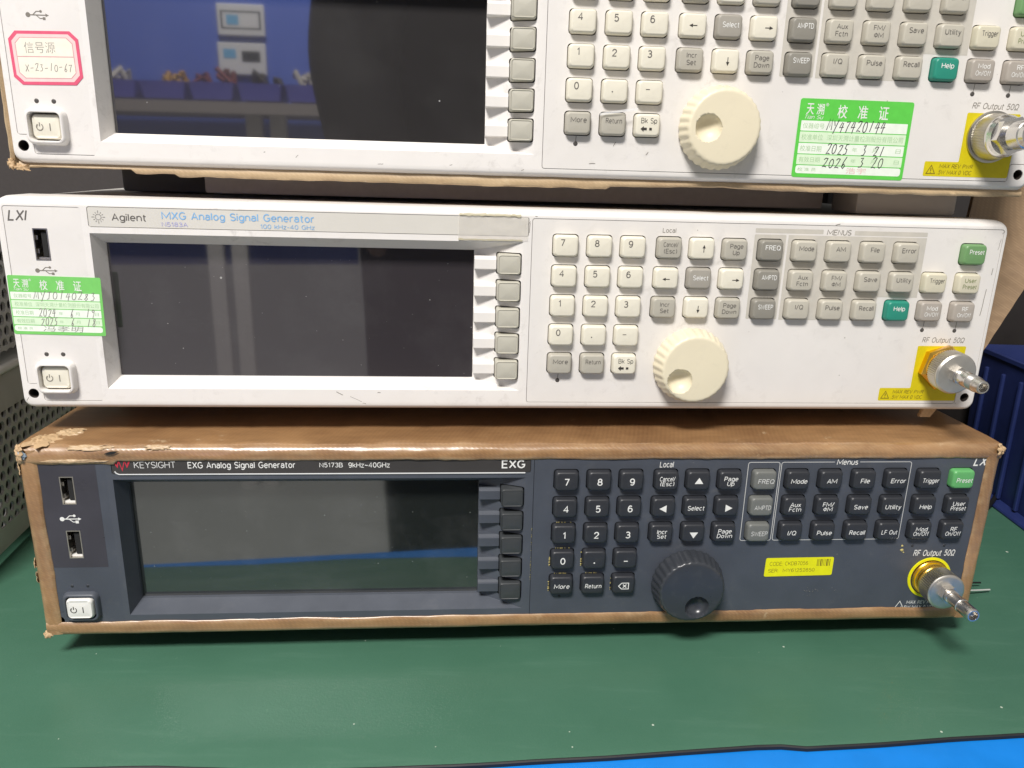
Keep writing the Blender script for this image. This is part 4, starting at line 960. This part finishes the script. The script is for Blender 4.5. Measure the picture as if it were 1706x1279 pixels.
# torn, crumpled ends of the tape at the corners and along the edges
def crumple(c, ux, uy, rx, ry, h, mat, seed, rag=.45, nm='torn_tape'):
    ux, uy = Vector(ux), Vector(uy); n_ = ux.cross(uy).normalized(); mb = MB(); loops = []; N = 36; R_ = 8
    for j in range(R_ + 1):
        t = j / R_; lp = []
        for k in range(N):
            a = 2 * pi * k / N
            rag_ = 1 + rag * t * (mnoise.noise(Vector((cos(a) * 2.2, sin(a) * 2.2, seed))) + .8 * mnoise.noise(Vector((cos(a) * 7, sin(a) * 7, seed + 3))))
            p = ux * (cos(a) * rx * t * rag_) + uy * (sin(a) * ry * t * rag_)
            q = .55 * mnoise.noise(p * .9 + Vector((seed, 0, 0))) + .45 * abs(mnoise.noise(p * .35 + Vector((0, seed, 0))))
            lp.append(Vector(c) + p + n_ * h * (.25 + q + .5 * (1 - t) - (.3 if t == 1 else 0)))
        loops.append(lp)
    mb.loft(loops[::-1], False, True)
    return mb.build(nm, mat, root, 35, (0, 0, ZB))
X_, Y_, Z_ = (1, 0, 0), (0, 1, 0), (0, 0, 1)
crumple((-207.5, 7, 45.3), X_, Y_, 6.5, 8, 1.5, 'torn', 2); crumple((-201, 17, 45.4), X_, Y_, 5.5, 5, 1.1, 'tape_pale', 12)
crumple((-213.6, -.4, 42.6), (.75, -.6, 0), (.1, .1, 1), 2.9, 3.4, 1.6, 'torn', 1); crumple((-212.3, -1.2, 41.9), X_, Z_, 1.7, 2.0, 1.0, 'torn_blue', 3)
crumple((-214.9, 1.2, 36.5), (.2, -1, 0), Z_, 1.8, 4.2, 1.0, 'torn', 4); crumple((213.6, -.3, 43.4), (.7, .5, -.1), (-.1, .3, 1), 3.0, 2.5, 2.0, 'torn', 5)
crumple((215.0, 1.4, 41.5), (.1, 1, 0), Z_, 2.0, 2.4, 1.2, 'torn', 25); crumple((-213.8, -.2, -43.6), X_, (0, .4, 1), 2.2, 1.8, 1.4, 'torn', 6)
crumple((-192, -.75, 39.2), X_, Z_, 13, .9, .5, 'tape_pale', 8); crumple((-158, .2, 44.9), X_, (0, .7, .7), 5.5, 1.2, .7, 'tape_pale', 9); crumple((-186, .3, 44.7), X_, (0, .7, .7), 9, 1.3, .6, 'tape_pale', 11)
crumple((-215.2, 1.6, -9), (0, -1, 0), Z_, 1.4, 2.2, .9, 'torn', 10); crumple((-215.2, 1.4, -16), (0, -1, 0), Z_, 1.0, 3.0, .8, 'tape_pale', 14)
mb = MB(); mb.grid(10, 4, lambda u, v: (-179.6 + 6.4 * u, -1.35 - .25 * sin(u * 3) , 42.4 + 1.3 * u + (v - .5) * 1.3 * sin(pi * min(1, u * 1.02 + .02)))); mb.build('tear', 'dark_void', root, 60, (0, 0, ZB))

# ---- loose pale tape under and beside the upper white generator
root = gT[0]
mb = MB()
def lt(u, v):
    x = -212.5 + 425 * u; k = round(v * 5)
    sag = 2.2 + 1.2 * mnoise.noise(Vector((x * .02, 4, 0))) + .5 * mnoise.noise(Vector((x * .12, 1, 0))) + (1.2 if -150 < x < 30 else 0)
    if x < -168: sag = .9 + .5 * mnoise.noise(Vector((x * .15, 2, 0)))
    y, z = [(3.0, -43.2), (2.2, -44.6), (2.0, -44.2 - sag * .8), (2.6, -44.4 - sag), (8, -44.6 - sag * .9), (60, -45.2)][k]
    return (x, y + .4 * mnoise.noise(Vector((x * .08, k, 7))), z)
mb.grid(220, 5, lt); mb.build('tape_strip', 'tape_pale', root, 60, (0, 0, ZB))
mb = MB()
mb.grid(40, 4, lambda u, v: (-213.3 - [0, .9, 1.6, 1.9, 1.9][round(v * 4)] - .9 * abs(mnoise.noise(Vector((u * 9, v, 3)))), [2.5, 1.2, 1.8, 5, 60][round(v * 4)], -46 + 80 * u))
mb.build('tape_strip', 'tape_pale', root, 60, (0, 0, ZB))
crumple((-211.5, 1.8, -45.6), X_, (0, .3, 1), 3.4, 1.3, 1.2, 'torn', 21, .7); crumple((-214.8, 1.8, -44.2), X_, (0, .2, 1), 1.5, 2.2, 1.2, 'torn', 22, .7)

# ------------------------------------------------------------------ RF connectors and adapters
HEX = lambda r, d, ph=0: [(r * cos(pi / 3 * k + ph), -d, r * sin(pi / 3 * k + ph)) for k in range(6)]
def adapter(g, label, kind, droop):
    root, Rm, base = g[0], g[1], g[2]
    at = (CONN[0], 0, CONN[1] + ZB)
    # the generator's own output connector
    if kind == 'mid':
        mb = MB(); mb.loft([HEX(10.6, d, .3) if r is None else HEX(r, d, .3) for d, r in ((-.3, 10.0), (1.2, 10.5), (3.4, 10.5), (4.6, 9.2))], False, True); c = mb.build('rf_connector', 'gold', root, 20, at)
        MB().loft(lathe([(4.4, 8.9), (5.2, 8.9), (5.4, 8.2), (7, 8.2)], 48)).build('thread', 'gold', c, 50)
    elif kind == 'low':
        mb = MB(); mb.loft(lathe([(-2, 8.9), (.8, 8.9), (1.2, 8.5), (2.4, 8.5), (2.7, 8.1), (3.2, 8.1), (3.5, 8.5), (4.6, 8.5), (5.0, 8.0), (5.6, 7.8), (9, 7.8)], 64)); mb.build('rf_connector', 'gold', root, 40, at)
    else:
        mb = MB(); mb.loft(lathe([(-.2, 10.6), (.9, 10.6), (1.2, 9.8), (1.25, 8)], 64)); mb.build('rf_connector', 'knurl', root, 40, at)
    p = base + Rm @ Vector(at)
    ad = empty('coaxial_adapter', (p + Rm @ Vector((0, -5, 0))) * S, (droop, 0, POSE[{'top': 'T', 'mid': 'M', 'low': 'B'}[kind]][1]))
    ad.scale = (1.08, 1, 1.08) if kind != 'top' else (1, 1, 1)
    tag(ad, label, 'adapter', 'coaxial adapters on the output sockets')
    def P(loops, nm, mat, sm, par=ad, c0=False, c1=False):
        return MB().loft([[(x, y + 5, z) for x, y, z in l] for l in loops] if par is ad else [[(x, y + 5, z) for x, y, z in l] for l in loops], c0, c1).build(nm, mat, par, sm)
    if kind == 'mid':
        P(lathe([(5.6, 7.6), (5.6, 8.3), (5.9, 8.75, 1), (11.6, 8.75, 1), (12.0, 8.7)], 120, 1, .5, True), 'knurled_collar', 'knurl', 25)
        P(lathe([(12.0, 8.7), (12.4, 8.65), (13.1, 8.0), (13.25, 7.2), (13.3, 3.2)], 64), 'collar_face', 'satin', 35)
        P([HEX(3.7, d, .5) for d in (13.2, 15.4)], 'hex_nut', 'steel', 20, c1=True)
        P(lathe([(15.2, 2.9), (16.2, 2.9), (16.4, 3.2), (17.0, 3.2), (17.2, 2.9), (17.3, 3.15), (21.6, 3.15), (22.0, 2.9), (22.6, 2.9)], 40), 'barrel', 'chrome', 35)
        pr = [(22.6, 3.2)]
        for k in range(9): pr += [(22.9 + k * .62, 3.2 if k < 7 else 3.0), (23.2 + k * .62, 3.02 if k < 7 else 2.9)]
        pr += [(28.6, 2.75), (30.6, 2.65), (31.0, 2.4), (31.0, 1.9), (28.0, 1.85)]
        P(lathe(pr, 40), 'threaded_tip', 'steel', 35)
        P(lathe([(28.0, 1.9), (28.0, .75), (30.0, .7), (30.0, .3), (29, .25)], 24), 'centre_contact', 'knurl', 35, c1=True)
    elif kind == 'low':
        P(lathe([(5.4, 7.0), (5.4, 7.7), (5.7, 8.15, 1), (12.2, 8.15, 1), (12.6, 8.1)], 208, 52, .5), 'knurled_collar', 'knurl', 30)
        P(lathe([(12.6, 8.12), (13.0, 8.05), (13.5, 7.5), (13.6, 7.0), (13.6, 3.0)], 64), 'collar_face', 'satin', 35)
        P([HEX(3.9, d, .2) for d in (13.5, 16.4)], 'hex_nut', 'steel', 20, c1=True)
        P(lathe([(16.3, 2.7), (16.9, 2.7), (17.0, 3.05), (18.0, 3.05), (18.2, 2.75), (23.4, 2.75), (23.6, 3.0), (24.6, 3.0), (24.9, 2.7)], 40), 'barrel', 'steel', 35)
        P(lathe([(24.8, 2.7), (25.2, 2.9), (31.4, 2.9), (32.0, 2.75), (32.6, 2.45), (32.6, 1.95), (29.6, 1.9)], 40), 'threaded_tip', 'steel', 35)
        P(lathe([(29.6, 1.95), (29.6, .8), (31.6, .7), (31.6, .3), (31, .25)], 24), 'centre_contact', 'knurl', 35, c1=True)
    else:
        P(lathe([(1.4, 9.0), (1.4, 9.5), (1.8, 9.7, 1), (8.6, 8.7, 1), (8.8, 8.6)], 176, 1, .3, True), 'knurled_collar', 'knurl', 25)
        P(lathe([(8.8, 8.6), (9.4, 8.6), (10.4, 8.1), (11.6, 7.6), (11.7, 6.6)], 56), 'collar_face', 'chrome', 40)
        P([HEX(7.6, d, .26) for d in (11.6, 12.2, 15.2)], 'hex_nut', 'chrome', 20, c1=True)
        P(lathe([(15.1, 5.2), (17.5, 5.2), (17.8, 5.7), (24, 5.7), (24.4, 5.3), (27, 5.2), (27.1, 3.9), (24.5, 3.8)], 48), 'barrel', 'chrome', 35, c1=True)
    return ad
adapter(gT, 'thick polished adapter on the upper white generator, cut off at the right picture edge', 'top', radians(-1))
adapter(gM, 'silver adapter with fine knurled collar on the gold hexagonal socket of the middle generator', 'mid', radians(3))
adapter(gB, 'silver adapter with coarse ribbed collar in the yellow-ringed socket of the dark generator', 'low', radians(0))

# ------------------------------------------------------------------ things around the stack
def perforated_case(loc, rz, L, H, label, holes_z, rim):
    root = empty('instrument_case', loc, (0, 0, rz)); tag(root, label, 'case', 'perforated cases left of the stack')
    # local x = away from the stack (negative), y depth, z up ; the visible face is x = 0
    mb = MB(); pit = 7.7; rad = 2.95; nY = int((L - 16) / pit); rows = int((holes_z[1] - holes_z[0]) / (pit * .866))
    holes = []; 
    y0, z0 = 8, holes_z[0]
    for j in range(rows):
        for i in range(nY):
            cy = y0 + (i + .5 + (.5 if j % 2 else 0)) * pit; cz = z0 + (j + .5) * pit * .866
            cell = []; hole = []
            for k in range(12):
                a = k * pi / 6 + pi / 6; rr_ = pit / 2 / cos(((a + pi / 6) % (pi / 3)) - pi / 6) if False else None
                hole.append((cy + rad * cos(a), cz + rad * sin(a)))
            hexr = pit / math.sqrt(3)
            hv = [(cy + hexr * cos(pi / 6 + q * pi / 3), cz + hexr * sin(pi / 6 + q * pi / 3)) for q in range(6)]
            for q in range(6):
                a, b = hv[q], hv[(q + 1) % 6]; cell += [a, ((a[0] + b[0]) / 2, (a[1] + b[1]) / 2)]
            mb.loft([[(0, p[0], p[1]) for p in cell], [(0, p[0], p[1]) for p in hole], [(-1.6, p[0], p[1]) for p in hole]])
    zt = z0 + rows * pit * .866
    mb.box(-1.5, -.02, 0, L, zt - 2.3, H).box(-1.5, -.02, 0, L, 6, z0 + 2.3).box(-1.5, -.02, 0, y0 + 4.2, z0, zt).box(-1.5, -.02, y0 + nY * pit, L, z0, zt)
    o = mb.build('perforated_side', 'perforated', root, 30)
    MB().box(-200, -12, 4, L - 4, 8, H - 2).build('core', 'case_dark', root)
    MB().box(-200, -.1, 0, L, H, H + 1.2).build('top_cover', 'perforated', root)
    for fy in (20, L - 50): MB().bbox(-40, -12, fy, fy + 30, 0, 7, 1).build('foot', 'foot_dark', root)
    if rim: MB().bbox(-40, 3.0, -2, L, H + 1.3, H + 6.5, 1.5).build('pale_rail', 'rim_pale', root, 40)
    return root
perforated_case((-0.275, 0.339, 0), radians(8), 300, 100, 'lower dark grey perforated metal case standing on the mat left of the stack', (16, 86), True)
perforated_case((-0.271, 0.341, 0.1085), radians(8), 300, 72, 'upper dark grey perforated metal case stacked left of the middle generator', (6, 67), False)

sp_ = empty('gap_board', (0.004, 0.372, 0.2024), (0, -POSE['M'][2], POSE['M'][1])); tag(sp_, 'grey-brown board added to lighten the gap between the top and middle generators', 'board')  # added board, its pale front lightens the dark gap
MB().bbox(-146, 146, 0, 200, 0, 9.6, 1.0).build('board', 'board_grey', sp_, 40)
# brown board hanging beside the middle generator
mb = MB()
fl = empty('cardboard_flap', (0.235, 0.372, 0.0928)); tag(fl, 'torn brown cardboard flap hanging behind the right side of the white generators', 'cardboard')
def flap_fn(u, v, d):
    z = 212 - v * 112; xe = 216 + 1.0 * (v < 0) ; left = 217.5 + 2 * v
    right = 236.7 + (z - 135.8) * .4007
    right += 1.1 * mnoise.noise(Vector((v * 14, 3, 0))) + .7 * mnoise.noise(Vector((v * 60, 5, 0)))
    x = left + (right - left) * u
    return (x - 235, 4 + d + 10 * v - 6 * u + 2.5 * sin(u * 3 + v * 2), z - 90)
for d in (0, 2.4): mb.grid(24, 60, lambda u, v: flap_fn(u, v, d))
mb.build('sheet', 'flap', fl, 60)
e = MB(); e.grid(60, 1, lambda u, v: flap_fn(1, u, v * 2.4)); e.grid(24, 1, lambda u, v: flap_fn(u, 1, v * 2.4)); e.build('torn_edge', 'torn', fl, 60)
mb = MB(); mb.loft([[(x * (1 - .03 * k * k) - k * 1.1 + .5 * mnoise.noise(Vector((x, k, 0))), y + k * .6, 10.2 - k * 1.9 + .5 * mnoise.noise(Vector((x * 2, y, k)))) for x, y in rr(0, 0, 3.2, 1.6, .8, 2)] for k in range(3)], True, True)
sc_ = mb.build('cardboard_scrap', 'tape_pale', None, 50); sc_.location = (0.2010, 0.352, 0.0962); sc_.scale = (1, 1, 1.6)
tag(sc_, 'small pale scrap poking out below the right corner of the middle white generator', 'scrap')

dk = empty('shade_block', (0.35, 0.56, 0)); tag(dk, 'near-black block added to darken the gap behind the blue box', 'case')  # added dark block that stands in for the shade back here
MB().bbox(-130, 160, 0, 120, 6, 260, 4).build('shell', 'shade_block_dark', dk, 40)
for x in (-110, 120): MB().bbox(x, x + 25, 5, 30, 0, 6.2, 1).build('foot', 'foot_dark', dk, 40)
# blue storage box on the right
bx = empty('storage_box', (0.334, 0.460, 0), (0, 0, radians(-1.5))); tag(bx, 'dark blue storage box on the green mat at the right edge', 'box')
mb = MB()
ou = lambda i: rr(105 + 0, 20, 105 - i, 66 - i, 5, 4)
mb.loft([[(x, y, z) for x, y in ou(i)] for i, z in ((3, 1), (2.2, 4), (.6, 88), (0, 97), (-1.4, 97.3), (-1.4, 100), (1.2, 100.2), (1.6, 97), (5, 4))], False, True)
mb.build('shell', 'box_blue', bx, 35)
for k in range(6): MB().bbox(-1.1, 1.6, -34 + k * 20, -31 + k * 20, 5, 88, .8).build('rib', 'box_blue', bx, 40)
mb = MB(); mb.loft([[(x, y, z) for x, y in ou(i)] for i, z in ((0, .2), (-4.5, .2), (-4.8, 1.4), (-4.2, 2.4), (2, 4.2))]); mb.build('base_flange', 'box_blue', bx, 40)
# cables on the mat to the right
def cable(name, pts, r, mat, label, cat='cable'):
    P = []
    for i in range(len(pts) - 1):
        p0, p1, p2, p3 = (Vector(pts[max(0, min(len(pts) - 1, i + k))]) for k in (-1, 0, 1, 2))
        for k in range(8):
            t = k / 8; P.append(.5 * ((2 * p1) + (p2 - p0) * t + (2 * p0 - 5 * p1 + 4 * p2 - p3) * t * t + (3 * p1 - p0 - 3 * p2 + p3) * t ** 3))
    P.append(Vector(pts[-1])); o = MB().tube(P, r, 8).build(name, mat, None, 60); tag(o, label, cat); return o
cable('cable', [(236, 455, 1.6), (262, 452, 1.6), (292, 462, 1.6), (320, 476, 1.6), (345, 500, 8)], 1.6, 'cable_black', 'black cable running from behind the dark generator to the blue box')
cable('wire_end', [(226, 368, 5.5), (246, 368.5, 3.4), (262, 372, 2.0)], .5, 'wire_pale', 'thin pale bare wire end sticking out behind the dark generator', 'wire')
cable('wire_end', [(226, 374, 6.5), (244, 375, 4.4), (260, 377.5, 3.0)], .5, 'cable_black', 'thin black wire end sticking out behind the dark generator', 'wire')

# ------------------------------------------------------------------ what the dark screens mirror: the room behind the lens
structure(MB().box(-1500, -120, -1860, -1830, -100, 900).build('partition_wall', 'partition_blue'))
bw = empty('wall_bench', (-0.4, -1.6, -0.75)); tag(bw, 'grey workbench against the blue partition, seen mirrored in the screens', 'bench')
MB().box(-1400, 1600, -210, 60, 1080, 1110).build('bench_top', 'bench_grey', bw)
for x in (-700, -110, -45, 600): MB().box(x - 21, x + 21, -60, -25, 0, 1080).build('leg', 'leg_pale', bw)
def sign(x0, x1, z0, z1, dark, label):
    o = empty('wall_sign', ((x0 + x1) / 2 * S, -1.82, z0 * S)); tag(o, label, 'sign', 'white wall signs'); w, h = x1 - x0, z1 - z0
    MB().bbox(-w / 2, w / 2, -5, 5, 0, h, 3).build('board', 'sign_white', o, 40)
    f = MB()
    if dark: f.box(-w * .38, -w * .12, 5.2, 6, h * .52, h * .8)
    else: f.box(-w * .3, -w * .05, 5.2, 6, h * .35, h * .65)
    f.build('pictogram', 'sign_cyan', o)
    f = MB()
    if dark: f.box(0, w * .38, 5.2, 6, h * .42, h * .75)
    else:
        for a, b, c, d in ((-.42, .42, .22, .26), (-.42, .42, .74, .78), (-.42, -.38, .26, .74), (.38, .42, .26, .74)): f.box(w * a, w * b, 5.2, 6, h * c, h * d)
    f.build('drawing', 'sign_dark', o)
Z0 = DESK
sign(-632, -498, 338 + Z0, 424 + Z0, False, 'white wall sign with an outlined frame, mirrored in the top screen')
sign(-637, -500, 232 + Z0, 320 + Z0, True, 'white wall sign with a dark rectangle, mirrored in the top screen')
JUNK = ['junk_dark', 'junk_pale', 'junk_orange', 'junk_red', 'junk_dark', 'junk_pale', 'junk_red']
for i in range(7):
    x = -1000 + i * 128
    b = empty('storage_bin', (x * S, -1.70, (150 + Z0) * S)); tag(b, 'violet-blue bin of %s cables, %s of seven in the mirrored row' % (JUNK[i][5:].replace('junk_', ''), ('leftmost', 'second', 'third', 'fourth', 'fifth', 'sixth', 'last')[i]), 'bin', 'violet-blue bins mirrored in the top screen')
    m_ = MB(); m_.loft([[(p[0], p[1], z) for p in q] for q, z in ((rr(0, 0, 52, 70, 4), 0), (rr(0, 0, 60, 80, 4), 44), (rr(0, 0, 57, 77, 4), 44), (rr(0, 0, 49, 67, 4), 3))], True, True); m_.build('shell', 'bin_violet', b, 40)
    rs = random.Random(40 + i); j = MB()
    for k in range(6):
        c = Vector((rs.uniform(-38, 38), rs.uniform(-50, 50), 30)); pts = [c + Vector((rs.uniform(-22, 22), rs.uniform(-22, 22), rs.uniform(0, 52))) for _ in range(4)]
        j.tube(pts, rs.uniform(5, 11), 7)
    jo = j.build('contents', JUNK[i], b, 50)

# the photographer, mirrored in the screens
def skin(name, chains, mat, parent, sub=2):
    bm = bmesh.new(); lay = bm.verts.layers.skin.verify(); idx = {}
    first = None
    for ch in chains:
        prev = None
        for key, co, r in ch:
            if key in idx: v = idx[key]
            else:
                v = bm.verts.new([c * S for c in co]); v[lay].radius = (r[0] * S, r[1] * S) if isinstance(r, tuple) else (r * S, r * S); idx[key] = v
                if first is None: first = v; v[lay].use_root = True
            if prev is not None and bm.edges.get((prev, v)) is None: bm.edges.new((prev, v))
            prev = v
    me = bpy.data.meshes.new(name); bm.to_mesh(me); bm.free(); me.materials.append(MATS[mat])
    o = bpy.data.objects.new(name, me); link(o, parent)
    o.modifiers.new('skin', 'SKIN').use_smooth_shade = True
    s_ = o.modifiers.new('sub', 'SUBSURF'); s_.levels = s_.render_levels = sub
    return o
pe = empty('person', (0.10, -0.40, -0.75)); tag(pe, 'person in black shirt and dark trousers taking the picture, mirrored in the screens', 'person')
def arm(s, hx):
    c = [(('neck',), (0, 0, 1370), 60), (('sh', s), (s * 185, 5, 1330), 52), (('el', s), (s * 225, 120, 1080), 40), (('wr', s), (hx, 330, 930), 27), (('pa', s), (hx - s * 12, 372, 930), (34, 18))]
    return c
body = [[(('pel',), (0, 0, 890), 120), (('waist',), (0, 0, 1050), 115), (('chest',), (0, 0, 1230), (150, 105)), (('neck',), (0, 0, 1370), 60), (('head0',), (0, 25, 1450), 62), (('head1',), (0, 30, 1530), (82, 95)), (('head2',), (0, 20, 1600), (70, 85))], [(('head1',), 0, 0), (('nose',), (0, 130, 1515), 11)]]
for s in (-1, 1): body.append([(('head1',), 0, 0), (('ear', s), (s * 88, 15, 1520), 14)])
for s in (-1, 1):
    hx = -100 + s * 82
    body.append(arm(s, hx))
    for k, (dx, dy, dz) in enumerate(((-30, 20, 18), (-34, 36, 12), (-36, 40, -2), (-34, 36, -16), (-26, 26, -28))):
        p0 = (hx - s * 18, 378, 930 + dz * .9); p1 = (hx - s * 24, 378 + dy * .55, 930 + dz * 1.2); p2 = (hx + s * dx * .9, 378 + dy * .75, 930 + dz * 1.15)
        body.append([(('pa', s), 0, 0), (('f0', s, k), p0, 9), (('f1', s, k), p1, 8.5), (('f2', s, k), p2, 7.5)])
    body.append([(('pel',), 0, 0), (('hip', s), (s * 92, 0, 850), 92), (('knee', s), (s * 98, 15, 470), 58), (('ank', s), (s * 100, 0, 90), 40), (('toe', s), (s * 108, 150, 30), 34)])
skin('body', body, 'skin', pe)
skin('shirt', [[('p', (0, 0, 900), (128, 175)), ('w', (-20, 0, 1050), (125, 215)), ('c', (-15, 0, 1230), (125, 215)), ('n', (0, 0, 1345), (85, 72))]] + [[('n', 0, 0), (('s', s), (s * 185, 5, 1325), 70), (('e', s), (s * 222, 115, 1085), 56), (('w', s), (-100 + s * 86, 300, 940), 40)] for s in (-1, 1)], 'shirt', pe)
skin('trousers', [[('p', (0, 0, 890), (150, 122)), (('h', s), (s * 92, 0, 840), 108), (('k', s), (s * 98, 15, 470), 78), (('a', s), (s * 100, 0, 110), 66)] for s in (-1, 1)], 'trouser', pe)
skin('hair', [[('a', (0, -25, 1520), (84, 88)), ('b', (0, -5, 1600), (86, 96)), ('c', (0, 30, 1640), (66, 70))]], 'hair', pe)
ph = empty('phone', (0, -0.012, DESK * S)); tag(ph, 'black phone held upright sideways in both hands', 'phone')
MB().bbox(-110, 50, 0, 8, -62, 14, 3).build('body', 'phone_black', ph, 40)
MB().box(-100, 40, -.3, 0, -56, 8).build('screen', 'sign_dark', ph)
bpy.data.curves.remove(_tc)
